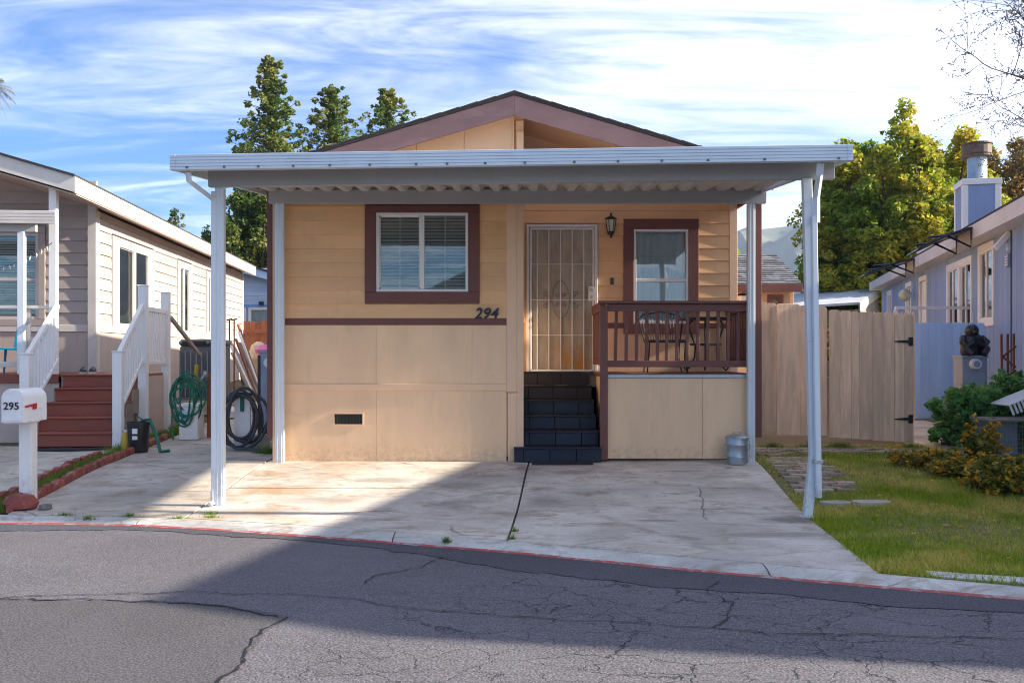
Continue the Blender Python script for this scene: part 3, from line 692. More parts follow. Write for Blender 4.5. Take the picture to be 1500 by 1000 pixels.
m_brass = mat('dull brass', (.42, .36, .26), .35, .1, metal=.6)
for dz, r in ((.14, .03), (.04, .02)): MB().cyl(MR @ Vector((a1-.03, -.045, zc+dz)), MR @ Vector((a1-.03, -.085, zc+dz)), r, r*.8).build('lock', m_brass, lk, smooth=True)
B('threshold', m_dark, house, DX0, DX1, -.05, .05, 1.085, 1.098, MR)
db = B('doorbell', m_black, house, PX(894, RY), PX(899, RY), -.045, -.01, PZ(417, RY), PZ(407, RY), MR)
# roof, rake boards, eaves, side walls
for s in (-1, 1):
    xe = HX0-.10 if s < 0 else HX1+.03
    pts = [(RID[0], rz(RID[0])), (xe, rz(xe)), (xe, rz(xe)-.035), (RID[0], rz(RID[0])-.037)]
    roof = MB().prism(pts, 'y', HY-.42, 28.2).build('roof', m_shing, house)
    for i in range(14):     # shingle tabs along the rake edge
        t0, t1 = i/14, (i+1)/14; xa = RID[0]+(xe-RID[0])*t0; xb = RID[0]+(xe-RID[0])*t1
        MB().prism([(xa, rz(xa)+.004+.008), (xb, rz(xb)+.004), (xb, rz(xb)-.012), (xa, rz(xa)-.006)], 'y', HY-.435, HY-.1).build('shingle', m_shing, roof)
    MB().prism([(RID[0], rz(RID[0])-.04), (xe, rz(xe)-.04), (xe, rz(xe)-.26), (RID[0], rz(RID[0])-.29)], 'y', HY-.40, HY-.36).build('rake_board', m_fascia, house, bevel=.003)
    MB().prism([(RID[0], rz(RID[0])-.05), (xe, rz(xe)-.05), (xe, rz(xe)-.07), (RID[0], rz(RID[0])-.07)], 'y', HY-.36, 28.).build('soffit', m_tant, house)
    B('fascia_board', m_brown, house, min(xe, xe+s*.03), max(xe, xe+s*.03), HY-.4, 28, rz(xe)-.2, rz(xe)-.03)
B('side_wall', m_tanp, house, HX0+.0, HX0+.1, HY+.13, 27.6, .1, 3.55); B('side_wall', m_tanp, house, HX1-.1, HX1, RY+.13, 27.6, .1, 3.55)
B('rear_wall', m_tanp, house, HX0, HX1, 27.6, 27.7, .1, 3.55); B('floor', m_dark, house, HX0+.11, HX1-.11, RY+.2, 27.5, .9, 1.0)
pc = B('porch_post', m_brown, house, PX(1104, 12.25), PX(1114.5, 12.25), 12.2, 12.29, .3, 3.6)
# house number, raised script-like figures
def text(name, s, size, m, parent, M, shear=0., depth=.008, offset=0.):
    cu = bpy.data.curves.new(name, 'FONT'); cu.body = s; cu.size = size; cu.shear = shear; cu.extrude = depth; cu.offset = offset; cu.space_character = 1.05
    ob = bpy.data.objects.new('tmp', cu); COL.objects.link(ob); me = bpy.data.meshes.new_from_object(ob.evaluated_get(bpy.context.evaluated_depsgraph_get()))
    bpy.data.objects.remove(ob); me.materials.clear(); v = np.array([tuple(M @ q.co) for q in me.vertices])
    lo, hi = v.min(0), v.max(0); c = (lo+hi)/2
    for q, p in zip(me.vertices, v-c): q.co = p
    me.name = name; return link(name, me, m, parent, tuple(c))
MT = Matrix.Translation((PX(695, HY), HY-.035, PZ(466.5, HY))) @ Matrix.Rotation(R(90), 4, 'X')
text('house_number', '294', .192, m_black, house, MT, .22, .009, .004)
# ------------------------------------------------------------------ porch deck, railing, steps
DK = 1.12
deck = T('porch_deck', 'porch deck with brown railing and tan skirt panel beside the black steps', 'deck', (2.1, 12.9, 0))
DL = PX(879, 12.22); DRR = HX1-.1
bd = 12.2
while bd < RY-.1: B('deck_board', m_brown, deck, DL+.02, DRR, bd+.003, min(bd+.14, RY-.06), DK-.035, DK); bd += .14
SK0 = PX(890, 12.19)
for i in range(2):
    xa = SK0+(PX(1097, 12.19)-SK0)*i*.67; xb = SK0+(PX(1097, 12.19)-SK0)*(.67 if i == 0 else 1); B('skirt_panel', m_tanp, deck, xa+(.0015 if i else 0), xb-.0015, 12.17, 12.2, .035, DK-.06, bevel=.002)
B('metal_edge', m_galv, deck, SK0, PX(1097, 12.19), 12.155, 12.2, DK-.058, DK-.012)
planks(deck, m_tanp, frameM(DL+.075, RY-.08, 0, R(-90)), 0, 1.25, .03, DK-.06, .3, [], name='side_panel')
B('newel_post', m_brown, deck, PX(878.5, 12.2), PX(889.5, 12.2), 12.13, 12.22, .02, PZ(448, 12.2))
yr = 12.19; x0, x1 = PX(889.5, yr), PX(1098, yr)
B('top_rail', m_brown, deck, PX(876, yr), x1, yr-.09, yr+.06, PZ(445, yr), PZ(441, yr)); B('top_rail', m_brown, deck, x0, x1, yr-.03, yr+.02, PZ(456, yr), PZ(445.2, yr))
B('bottom_rail', m_brown, deck, x0, x1, yr-.03, yr+.02, PZ(537.5, yr), PZ(528, yr))
for i in range(13):
    x = PX(903.5+14.95*i, yr); dx = random.gauss(0, .006)-.008; z0, z1 = PZ(529, yr), PZ(455, yr)
    if i < 12 or 1: MB().bar((x+dx, yr+.036, z0), (x, yr+.036, z1), .04, .03, (0, 1, 0)).build('baluster', m_brown, deck, bevel=.003)
for xs2, m2 in ((DL+.03, 1), (DRR-.06, 1)):     # side rails back to the wall
    B('top_rail', m_brown, deck, xs2-.03, xs2+.05, 12.26, RY-.08, PZ(445, yr)-.09, PZ(441, yr)-.002); B('bottom_rail', m_brown, deck, xs2-.012, xs2+.028, 12.26, RY-.08, DK+.1, DK+.18)
    for i in range(9): y = 12.4+.135*i; B('baluster', m_brown, deck, xs2-.012, xs2+.028, y, y+.045, DK+.18, PZ(445, yr)-.09)
steps = T('porch_steps', 'black and navy wooden steps climbing to the security door', 'steps', (.6, 12.7, 0))
rs = DK/6
for k in range(6):
    y = 12.06+.272*k; z0, z1 = rs*k+.004, rs*(k+1); a, b = (.025, 1.13) if k == 0 else (XS+.008, PX(880, 12.2)-.012-.006*k)
    off = (.12, .07, .07, .07, .07, .2)[k]; seams = [a]; q = a+off
    while q < b-.08: seams.append(q); q += .335
    seams.append(b)
    for p, r in zip(seams, seams[1:]): B('riser_board', m_steps if k < 4 else m_stepk, steps, p+.0025, r-.0025, y+random.uniform(0, .006), y+.03, z0, z1-.022, bevel=.004)
    B('tread', m_steps if k < 3 else m_stepk, steps, a, b, y-.012, min(y+.30, RY-.06), z1-.02, z1, bevel=.004)
    B('stringer', m_stepk, steps, a+.02, b-.02, y+.032, min(y+.272, RY-.07), .004, z1-.024)
B('foot_mat', mat('dark rubber mat', (.03, .03, .033), .9, .2), None, PX(779, 11.95), PX(868, 11.95), 11.83, 12.04, g(0, 11.9)+.004, g(0, 12)+.016)
tag(bpy.data.objects['foot_mat'], 'thin dark rubber mat at the foot of the navy steps', 'mat')
# ------------------------------------------------------------------ wall lantern beside the door
m_lamp = NT('lantern glass'); m_lamp.p.inputs['Base Color'].default_value = (.75, .8, .6, 1); m_lamp.p.inputs['Roughness'].default_value = .2
m_lamp.p.inputs['Transmission Weight'].default_value = .3; m_lamp = m_lamp.m
lx, lz, ly = PX(895, 13.45), PZ(331, 13.45), RY-.14
lan = T('wall_lantern', 'black coach lantern on the wall right of the security door', 'lantern', (lx, ly, lz-.17))
MB().lathe([(.012, .185), (.016, .165), (.01, .15), (.03, .14), (.085, .108), (.09, .1), (.07, .098), (.01, .09)], (lx, ly, lz), 6).build('roof_cap', m_black, lan)
MB().lathe([(.068, .09), (.062, .02), (.042, -.08), (.03, -.085)], (lx, ly, lz), 6).build('glass', m_lamp, lan)
mb = MB()
for k in range(6):
    t = k*math.pi/3; mb.tube([(lx+r*math.cos(t), ly+r*math.sin(t), lz+z) for r, z in ((.072, .095), (.066, .02), (.046, -.08))], .006, 5)
mb.build('cage', m_black, lan)
MB().lathe([(.05, -.078), (.052, -.09), (.03, -.12), (.016, -.14), (.018, -.155), (.004, -.17)], (lx, ly, lz), 10).build('finial', m_black, lan, smooth=True)
MB().tube([(lx, ly+.02, lz-.11), (lx, ly+.08, lz-.12), (lx, RY-.02, lz-.03)], .011, 6).build('arm', m_black, lan)
B('back_plate', m_black, lan, lx-.035, lx+.035, RY-.026, RY-.012, lz-.1, lz+.07)
# ------------------------------------------------------------------ carport
cp = T('carport', 'white aluminium carport roof on four posts in front of the tan house', 'carport', (0, 10.6, 0))
def lp(a, b, t): return tuple(p+(q-p)*t for p, q in zip(a, b))
FL, FR = (-3.29, 9.20), (3.12, 8.75)            # front fascia ends (plan)
def fy(x): return FL[1]+(FR[1]-FL[1])*(x-FL[0])/(FR[0]-FL[0])
fzb = lambda x: 3.138+(3.126-3.138)*(x-FL[0])/6.41
ang = math.atan2(FR[1]-FL[1], FR[0]-FL[0]); ln = math.hypot(FR[0]-FL[0], FR[1]-FL[1])
MFA = frameM(FL[0], FL[1], 3.136, ang)
# ribbed fascia
prof = [(0, 0)]
H_ = .150
for i in range(5):
    z0 = H_*i/5; z1 = H_*(i+1)/5; prof += [(-.010, z0+.003), (-.010, z1-.004), (-.002, z1-.002)]
prof += [(0, H_), (.05, H_+.004), (.05, H_-.004), (.012, H_-.006), (.012, .012), (.06, .012), (.06, 0)]
MB().prism(prof, 'x', .055, ln-.055).build('fascia', m_alu, cp, M=MFA)
for a, b in ((0, .052), (ln-.052, ln)): MB().prism([(p[0]-.003, p[1]) for p in prof], 'x', a, b).build('fascia_cap', m_alu, cp, M=MFA)
m_bolt = mat('dark bolt', (.12, .13, .14), .5, .1, metal=.4)
for px_ in (263, 320, 372, 425, 480, 540, 609, 655, 711, 769, 841, 904, 967, 1033, 1113, 1217):
    x = (px_-750)*8.97/F; MB().box(x-.012, x+.012, fy(x)-.02, fy(x)-.008, 3.136+.012, 3.136+.034).build('bolt', m_bolt, cp, bevel=.003)
# side fascias
RB = 12.42
for (x0_, y0_), x1_ in ((FL, -3.2), (FR, 3.15)):
    s = -1 if x0_ < 0 else 1
    MB().bar((x0_-s*.02, y0_+.02, 3.136+.075), (x1_, RB, 3.50), .03, .15).build('side_fascia', m_alu, cp, bevel=.003)
# beams: front skewed, rear parallel to the house
def cbeam(p, q, zb_, h, name='beam'):
    p = Vector((*p, 0)); q = Vector((*q, 0)); d = (q-p); l = d.length; a = math.atan2(d.y, d.x); M = frameM(p.x, p.y, zb_, a)
    return MB().prism([(0, 0), (.075, 0), (.075, .022), (.012, .022), (.012, h-.02), (.075, h-.02), (.075, h), (0, h)], 'x', 0, l).build(name, m_beam, cp, M=M, bevel=.002)
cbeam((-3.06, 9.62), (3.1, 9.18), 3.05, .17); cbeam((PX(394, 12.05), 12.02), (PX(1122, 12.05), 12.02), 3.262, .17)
# W-shaped roof pans
nP = 27
for i in range(nP):
    xa = -3.26+6.35*i/nP; xb = -3.26+6.35*(i+1)/nP; q = [0, .18, .42, .62, .86, 1.0]; hz_ = [.0, .0, .06, .06, .0, .0]
    v = []
    for t, h in zip(q, hz_):
        x = xa+(xb-xa)*t; v += [(x, fy(x)+.03, 3.225+h), (x, RB, 3.435+h)]
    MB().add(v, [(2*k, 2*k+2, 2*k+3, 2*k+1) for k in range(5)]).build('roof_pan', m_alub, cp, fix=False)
# posts: rear pair plain, front pair with downpipes, the right one bent at its foot
def post(px0, px1, y, z0, z1):
    x0, x1 = PX(px0, y), PX(px1, y); xm = (x0+x1)/2; wdt = (x1-x0)
    po = MB().prism([(x0, y), (x1, y), (x1, y+.08), (x0, y+.08)], 'z', z0, z1).build('post', m_alup, cp, bevel=.006)
    for k in (.28, .72): B('flute', m_alup, po, x0+wdt*k-.008, x0+wdt*k+.008, y-.006, y+.002, z0, z1, bevel=.002)
    B('base_plate', m_alup, po, x0-.02, x1+.02, y-.02, y+.1, z0-.01, z0+.008)
    return po
post(402.5, 415.5, 12.03, g(-3, 12)-.01, 3.262); post(1095.5, 1106.5, 12.03, g(3, 12)-.01, 3.262)
yl, yq = 9.66, 9.18
post(314.5, 327.5, yl, g(-3, yl)-.005, 3.05)
dp = MB().prism([(PX(309, yl), yl-.005), (PX(315.5, yl), yl-.005), (PX(315.5, yl), yl+.06), (PX(309, yl), yl+.06)], 'z', g(-3, yl)+.06, PZ(280, yl)).build('downpipe', m_alup, cp, bevel=.006)
MB().tube([(PX(275.5, 9.27), 9.27, 3.13), (PX(275.5, 9.27), 9.3, 3.05), (PX(312, yl), yl+.02, 2.93), (PX(312, yl), yl+.025, 2.84)], .03, 4).build('elbow', m_alup, cp)
MB().tube([(PX(312, yl), yl+.025, g(-3, yl)+.16), (PX(312, yl), yl+.02, g(-3, yl)+.05), (PX(309, yl), yl-.04, g(-3, yl)+.02)], .032, 4).build('pipe_shoe', m_alup, cp)
# bent right post: upper straight shaft, kicked foot
zr = g(2.85, yq)-.004; zk = PZ(668, yq); w2 = .062
xu = lambda py: PX(1181.5+(1192.5-1181.5)*(py-262)/(690-262), yq)
pts = [(xu(262), yq, 3.05), (xu(500), yq, PZ(500, yq)), (xu(668), yq, zk), (PX(1182, yq), yq-.01, zr)]
for a, b in zip(pts, pts[1:]):
    MB().bar(a, (b[0], b[1], b[2]), .085, .075, (0, 1, 0)).build('post', m_alup, cp, bevel=.005)
B('base_plate', m_alup, cp, pts[-1][0]-.07, pts[-1][0]+.06, yq-.07, yq+.06, zr-.004, zr+.008)
dpx = lambda py: PX(1192.+(1199-1192)*(py-315)/(730-315), yq-.07)
MB().bar((dpx(318), yq-.07, PZ(318, yq)), (dpx(727), yq-.075, PZ(727, yq)), .052, .055, (0, 1, 0)).build('downpipe', m_alup, cp, bevel=.006)
MB().tube([(PX(1201, 8.86), 8.84, 3.13), (PX(1201, 8.86), 8.87, 3.03), (PX(1193, yq), yq-.06, 2.86), (PX(1192.5, yq), yq-.07, 2.62)], .034, 4).build('elbow', m_alup, cp)
B('pipe_strap', m_galv, cp, dpx(674)-.045, dpx(674)+.04, yq-.11, yq-.04, PZ(677, yq), PZ(672, yq))
# ------------------------------------------------------------------ left neighbour, number 295
ML = frameM(-7.06, 16.2, 0, R(5))
def lw(x, y, z): return tuple(ML @ Vector((x, y, z)))
lh = T('mobile_home', 'pinkish beige mobile home with white trim and shutters left of the side path', 'house', lw(-3, 6, 0))
LD = 1.06; LEN = 12.85; EVE = 3.80
MS = ML @ Matrix.Rotation(R(90), 4, 'Z')             # side wall frame: local x runs back, outside towards +x of the house
def sidey(px):                                      # distance along the side wall seen at a photo column
    q = (px-750)/F; ox, oy = -7.06, 16.2; dx, dy = -math.sin(R(5)), math.cos(R(5)); return (q*oy-ox)/(dx-q*dy)
w1 = (sidey(172), sidey(216), PZ(477, 17.2), PZ(357, 17.0)); w2 = (sidey(262), sidey(276), 1.87, 3.36); w3 = (sidey(304), sidey(314), 1.87, 3.36)
w1 = (w1[0], w1[1], 1.87, 3.36)
holes = [(a-.0, b, c, d) for a, b, c, d in (w1, w2, w3)]
wallslab(lh, m_lwall, MS, 0, LEN, .25, EVE, holes)
th = [(w1[0]-.36, w1[1]+.36, w1[2]-.05, w1[3]+.15), (w2[0]-.22, w2[1]+.22, w2[2]-.05, w2[3]+.15), (w3[0]-.22, w3[1]+.22, w3[2]-.05, w3[3]+.15)]
# board columns break at the window edges with vertical joints, as on hardboard lap siding
laps(lh, m_lwall, MS, .13, LEN-.1, 1.86, EVE, .2032, th)
planks(lh, m_lpanel, MS, .13, LEN-.1, .25, 1.74, .305, [])
B('belt_trim', m_lwhite, lh, .1, LEN, -.035, 0, 1.742, 1.858, MS)
B('corner_board', m_lwhite, lh, .0, .13, -.03, .02, .3, EVE, MS); B('corner_board', m_lwhite, lh, LEN-.1, LEN+.02, -.03, .02, .2, EVE, MS)
for k, (a, b, c, d) in enumerate((w1, w2, w3)):
    wn = window(lh, MS, a, b, c, d, m_lwhite, .11, m_lwhite, 'slider', False, (1, 3) if k else (1, 3), fw=.04, glass=m_glassd, curtain=m_curtain if k == 1 else None)
    sw = .24 if k == 0 else .1
    for s0, s1 in ((a-.115-sw, a-.115), (b+.115, b+.115+sw)):
        sh = B('shutter', m_lwhite, wn, s0, s1, -.045, -.002, c-.02, d+.11, MS)
        if k == 0:
            mb = MB(); z = c+.04
            while z < d+.04: mb.box(s0+.03, s1-.03, -.054, -.046, z, z+.028); z += .045
            mb.build('louvre', m_lwhite, sh, M=MS)
    if k == 0: B('mullion', m_lwhite, wn, (a+b)/2-.07, (a+b)/2+.07, -.036, .0, c, d, MS)
# roof and fascias
RIDX = -3.2; SLL = .285
def lrz(x): return EVE+.29-SLL*abs(x-RIDX)+SLL*abs(.36-RIDX)-.04
for s in (-1, 1):
    xe = RIDX+s*(.36-RIDX); pts = [(RIDX, lrz(RIDX)), (xe, lrz(xe)), (xe, lrz(xe)-.03), (RIDX, lrz(RIDX)-.03)]
    MB().prism(pts, 'y', -1.98, LEN+.35).build('roof', m_shing, lh, M=ML)
    MB().prism([(RIDX, lrz(RIDX)-.032), (xe, lrz(xe)-.032), (xe, lrz(xe)-.27), (RIDX, lrz(RIDX)-.27)], 'y', -1.95, -1.91).build('rake_board', m_lwhite, lh, M=ML, bevel=.003)
    MB().prism([(RIDX, lrz(RIDX)-.29), (xe, lrz(xe)-.29), (xe, lrz(xe)-.3), (RIDX, lrz(RIDX)-.3)], 'y', -1.9, LEN).build('soffit', m_lpanel, lh, M=ML)
    for j in range(4):
        ya, yb = -1.95+(LEN+2.2)*j/4, -1.95+(LEN+2.2)*(j+1)/4
        B('fascia_board', m_lwhite, lh, xe-.03 if s > 0 else xe, xe if s > 0 else xe+.03, ya+.002, yb-.002, lrz(xe)-.275, lrz(xe)-.032, ML)
# porch wall and its window
MP = ML
pw = (-2.35, -.92, 1.95, 3.40)
wallslab(lh, m_lpanel, MP, -6.4, 0, .25, 4.3, [pw])
laps(lh, m_lwall, MP, -6.4, -.03, 1.86, 4.1, .2032, [(pw[0]-.12, pw[1]+.12, pw[2]-.12, pw[3]+.14)])
B('belt_trim', m_lwhite, lh, -6.4, -.0, -.035, 0, 1.742, 1.858, MP); planks(lh, m_lpanel, MP, -6.4, 0, 1.06, 1.74, .305, [])
window(lh, MP, *pw, m_lwhite, .11, m_lwall, 'hung', True, (2, 2), fw=.05)
B('corner_board', m_lwhite, lh, -.11, .03, -.06, -.032, 1.06, EVE+.1, MP)
B('porch_post', m_white, lh, -.11, .0, -1.72, -1.61, LD, lrz(.0)-.27, ML)
B('rear_wall', m_lpanel, lh, -6.4, 0, LEN-.1, LEN, .2, 3.9, ML); B('side_wall', m_lpanel, lh, -6.5, -6.4, 0, LEN, .2, 3.9, ML)
# deck, rails and red steps
ld = T('porch_deck', 'raised porch with white railings in front of the beige house', 'deck', lw(-1, -1, 0))
for i in range(12): y = -1.66+.139*i; B('deck_board', m_redstep, ld, -5, 1.24, y+.003, y+.137, LD-.04, LD, ML)
B('deck_fascia', m_redstep, ld, -5, .02, -1.70, -1.664, LD-.13, LD-.002, ML); B('deck_skirt', m_lpanel, ld, -5, .02, -1.66, -1.63, .0, LD-.13, ML)
planks(ld, m_lpanel, ML @ frameM(1.24, -1.66, 0, R(90)), 0, 1.66, .02, LD-.045, .3, [], name='skirt_plank')
B('skirt_trim', m_white, ld, 1.24, 1.275, -1.69, -1.62, .0, LD-.04, ML)
def newel(x, y, z0, z1, nm='newel_post'):
    n_ = B(nm, m_vinyl, ld, x-.065, x+.065, y-.065, y+.065, z0, z1, ML, bevel=.006)
    B('post_cap', m_vinyl, n_, x-.075, x+.075, y-.075, y+.075, z1, z1+.02, ML, bevel=.006); return n_
NL, NR = (.02, -2.86), (1.27, -2.86)
newel(*NL, g(-6.6, 13.3)-.0, 1.36); newel(*NR, 0., 1.39); newel(1.27, -1.68, .05, 2.40); newel(1.27, -.42, .05, 2.38)
def stairrail(x, y0, z0, y1, z1):
    MB().bar(lw(x, y0, z0), lw(x, y1, z1), .06, .075).build('handrail', m_vinyl, ld, bevel=.006); MB().bar(lw(x, y0, z0-.82), lw(x, y1, z1-.82), .05, .06).build('bottom_rail', m_vinyl, ld, bevel=.005)
    for i in range(1, 9):
        t = i/9; y = y0+(y1-y0)*t; z = z0+(z1-z0)*t; B('baluster', m_vinyl, ld, x-.018, x+.018, y-.018, y+.018, z-.82, z-.03, ML)
stairrail(.02, -2.8, 1.36, -1.72, 2.1); stairrail(1.27, -2.8, 1.39, -1.74, 2.1)
B('handrail', m_vinyl, ld, 1.245, 1.3, -1.62, -.48, 2.03, 2.1, ML); B('bottom_rail', m_vinyl, ld, 1.25, 1.295, -1.62, -.48, 1.2, 1.26, ML)
for i in range(10): y = -1.54+.115*i; B('baluster', m_vinyl, ld, 1.257, 1.288, y-.03, y+.03, 1.26, 2.03, ML)
MB().bar(lw(1.33, -.36, 1.98), lw(1.6, .55, 1.35), .05, .06).build('handrail', m_gwood, ld, bevel=.004)
for i in range(6): y = -1.3+.16*i
B('handrail', m_lwhite, ld, -5, -.11, -1.7, -1.62, 2.05, 2.10, ML); B('bottom_rail', m_lwhite, ld, -5, -.11, -1.69, -1.64, 1.17, 1.25, ML)
for x in (-.42, -.9, -1.4, -1.9, -2.4): B('baluster', m_lwhite, ld, x-.03, x+.03, -1.685, -1.645, 1.25, 2.05, ML)
ls = T('porch_steps', 'red brown painted wooden steps rising between white railings', 'steps', lw(.6, -2.3, 0))
for k in range(5):
    r5 = LD/5.6; z0 = LD-r5*(5.6-k)+.0; y = -2.92+.30*k; z1 = z0+r5 if k else r5*.9
    z0 = max(.0, LD-(5-k)*.197-.0); z1 = LD-(4-k)*.197
    B('riser', m_redstep, ls, .1, 1.2, y, y+.025, z0, z1-.03, ML); B('tread', m_redstep, ls, .09, 1.21, y-.03, y+.31, z1-.03, z1-.001, ML, bevel=.008)
    for x in (.075, 1.2): B('stringer', m_gwood, ls, x, x+.024, y, y+.3, max(.0, z0-.2), z1-.032, ML)
pts = [lw(.62+.6*math.cos(t), -3.02+.2*math.sin(t)*(1 if math.sin(t) < 0 else .1), 0) for t in lin(math.pi, 2*math.pi, 16)]
zz0 = g(-6.2, 13.2)
tag(MB().prism([(p[0], p[1]) for p in pts], 'z', zz0+.002, zz0+.02).build('door_mat', mat('charcoal mat', (.03, .032, .036), .9, .3, 20, bump=.5)), 'dark half-round mat on the concrete below the red steps', 'mat')
# porch awning
aw = T('porch_awning', 'small white ribbed awning on a post at the left edge', 'awning', lw(-1.5, -2.2, 0))
MB().prism([(-2.02, 3.30)]+[q for i in range(4) for q in ((-2.032, 3.302+.048*i), (-2.032, 3.302+.048*i+.04), (-2.022, 3.302+.048*i+.044))]+[(-2.0, 3.495), (-2.0, 3.30)], 'x', -5, .1).build('fascia', m_lwhite, aw, M=ML)
MB().prism([(-2.0, 3.36), (-1.55, 3.40), (-1.55, 3.37), (-2.0, 3.33)], 'x', -5, -.16).build('awning_roof', m_alub, aw, M=ML); B('beam', m_alub, aw, -5, -.25, -1.84, -1.77, 3.2, 3.32, ML)
B('post', m_alup, aw, -.52, -.41, -1.85, -1.77, LD, 3.2, ML, bevel=.01)
# string of lights
sl = T('string_lights', 'string of small clear lights sagging across the left porch', 'string lights', lw(-.6, -1.9, 2.9))
P0, P1 = Vector(lw(-.05, -1.74, 3.05)), Vector(lw(-1.9, -1.78, 2.85)); pts = [P0.lerp(P1, t)-Vector((0, 0, .32*math.sin(math.pi*t)**.9)) for t in lin(0, 1, 24)]
MB().tube(pts, .006, 5).build('cord', mat('green cord', (.05, .12, .09), .5), sl)
m_bulb = mat('clear bulb', (.8, .82, .8), .2, .05)
for p in pts[1:-1]: MB().tube([p, p-Vector((random.uniform(-.02, .02), 0, .03)), p-Vector((random.uniform(-.02, .02), 0, .065))], [.006, .009, .003], 5).build('bulb', m_bulb, sl)
# chair and shoes on the porch
ch = T('porch_chair', 'turquoise plastic chair behind the left porch railing', 'chair', lw(-.75, -1.2, LD))
cx0, cy0 = -.88, -1.15
MB().prism([(cx0-.2, LD+.38), (cx0+.28, LD+.36), (cx0+.28, LD+.39), (cx0-.2, LD+.41)], 'y', cy0-.22, cy0+.22).build('seat', m_cyan, ch, M=ML, bevel=.008)
MB().add([(cx0+a, cy0+b, LD+c) for a, b, c in ((.1, -.2, .4), (.36, -.2, .4), (.32, -.16, .86), (.16, -.16, .86), (.1, -.16, .4), (.36, -.16, .4), (.32, -.12, .86), (.16, -.12, .86))], [(0,1,2,3),(4,7,6,5),(0,4,5,1),(1,5,6,2),(2,6,7,3),(3,7,4,0)]).build('backrest', m_cyan, ch, M=ML, bevel=.01)
for sx in (-.17, .25):
    for sy in (-.18, .18): MB().tube([lw(cx0+sx, cy0+sy, LD+.38), lw(cx0+sx*1.2, cy0+sy*1.1, LD)], [.022, .016], 6).build('leg', m_cyan, ch)
m_sole = mat('white rubber', (.7, .68, .65), .6, .1)
def shoe(x, lab):
    t = T('shoe', lab, 'shoe', lw(x, -1.5, LD), 0, 'shoes on the porch')
    def ring(sc, z, back_=1.): return [(x+sc*.045*math.cos(a), -1.5+sc*(.12 if math.sin(a) < 0 else .11)*math.sin(a)*back_, LD+z) for a in lin(0, 2*math.pi*15/16, 15)]
    mb = MB(); r = [ring(1, .002), ring(1.03, .03)]; mb.add(r[0]+r[1], [(i, (i+1) % 16, 16+(i+1) % 16, 16+i) for i in range(16)]+[tuple(range(16))[::-1], tuple(range(16, 32))]); mb.build('sole', m_sole, t, M=ML)
    mb = MB(); rr = [[(a, b, c+(.0 if b < -1.5 else (b+1.5)*k_*.5)) for a, b, c in ring(s_, z_)] for s_, z_, k_ in ((.98, .031, 0), (.95, .05, .5), (.72, .075, .9), (.45, .09, 1.0))]
    mb.add(sum(rr, []), [(q*16+i, q*16+(i+1) % 16, q*16+16+(i+1) % 16, q*16+16+i) for q in range(3) for i in range(16)]+[tuple(range(48, 64))]); mb.build('upper', m_black, t, M=ML, smooth=True)
shoe(.32, 'left black sneaker with white sole on the porch above the red steps'); shoe(.46, 'right black sneaker with white sole on the porch above the red steps')
# ------------------------------------------------------------------ mailbox 295
mx, my = -4.9, 9.66; mg = g(mx, my)
mbx = T('mailbox', 'white mailbox numbered 295 with red flag on a white post', 'mailbox', (mx, my, mg))
m_mail = mat('white enamel', (.80, .80, .81), .3, .04, 3, grime=.05)
B('post', m_white, mbx, mx-.062, mx+.066, my-.05, my+.08, mg, .73, bevel=.006)
bx0, bx1 = PX(3, 9.3), PX(34.5, 9.3); yf, yb_ = 9.3, 9.76; zb0, ztop = .70, 1.03; xm = (bx0+bx1)/2; rr = (bx1-bx0)/2
arch = [(bx0, zb0), (bx1, zb0)]+[(xm+rr*math.cos(t), ztop-rr+rr*math.sin(t)) for t in lin(0, math.pi, 14)]
MB().prism(arch, 'y', yf+.012, yb_).build('body', m_mail, mbx, smooth=True)
dr = MB().prism([(xm+(a-xm)*1.03, zb0+(b-zb0)*1.012) for a, b in arch], 'y', yf-.012, yf+.01).build('door', m_mail, mbx, bevel=.004)
MB().prism([(xm+(a-xm)*.85, zb0+.02+(b-zb0)*.86) for a, b in arch], 'y', yf-.017, yf-.0122).build('door_emboss', m_mail, dr, bevel=.002)
MB().cyl((xm, yf-.03, ztop-.02), (xm, yf, ztop-.02), .022, .016).build('knob', m_mail, dr, smooth=True)
text('number', '295', .1, m_black, dr, Matrix.Translation((bx0+.024, yf-.024, zb0+.13)) @ Matrix.Rotation(R(90), 4, 'X'), 0, .003, .0012)
fl = MB().prism([(yf+.02, .86), (yf+.24, .88), (yf+.24, .82), (yf+.17, .82), (yf+.17, .85), (yf+.02, .845)], 'x', bx1+.004, bx1+.012).build('flag', m_red, mbx)
B('mount_board', m_white, mbx, mx-.1, mx+.1, yf+.1, yb_-.04, .68, .70)
# ------------------------------------------------------------------ edging bricks and small things by the path
ed = T('red_edging', 'two rows of red painted scalloped edging blocks with weeds between', 'edging', (-5.05, 11, g(-5, 11)))
def eblock():
    mb = MB(); pts = [(-.1, 0), (.1, 0), (.1, .075)]+[(.1*math.cos(t), .075+.035*math.sin(t)) for t in lin(.3, math.pi-.3, 6)]+[(-.1, .075)]
    mb.prism(pts, 'x', -.035, .035); o = mb.build('edging_block', m_redbrick, ed, bevel=.008); me_ = o.data; bpy.data.objects.remove(o); return me_
em = eblock()
def edge_row(off, ya, yb):
    y = ya
    while y < yb:
        x = LX(y)+off; o = link('edging_block', em, m_redbrick, None, (x+random.gauss(0, .008), y, g(x, y)-.02)); o.parent = ed; o.matrix_parent_inverse = WM[ed.name].inverted()
        o.rotation_euler = (random.gauss(0, .04), random.gauss(0, .08), .05+random.gauss(0, .05)); y += .2+random.uniform(0, .015)
edge_row(-.03, 9.5, 14.4); edge_row(-.33, 9.55, 12.6)
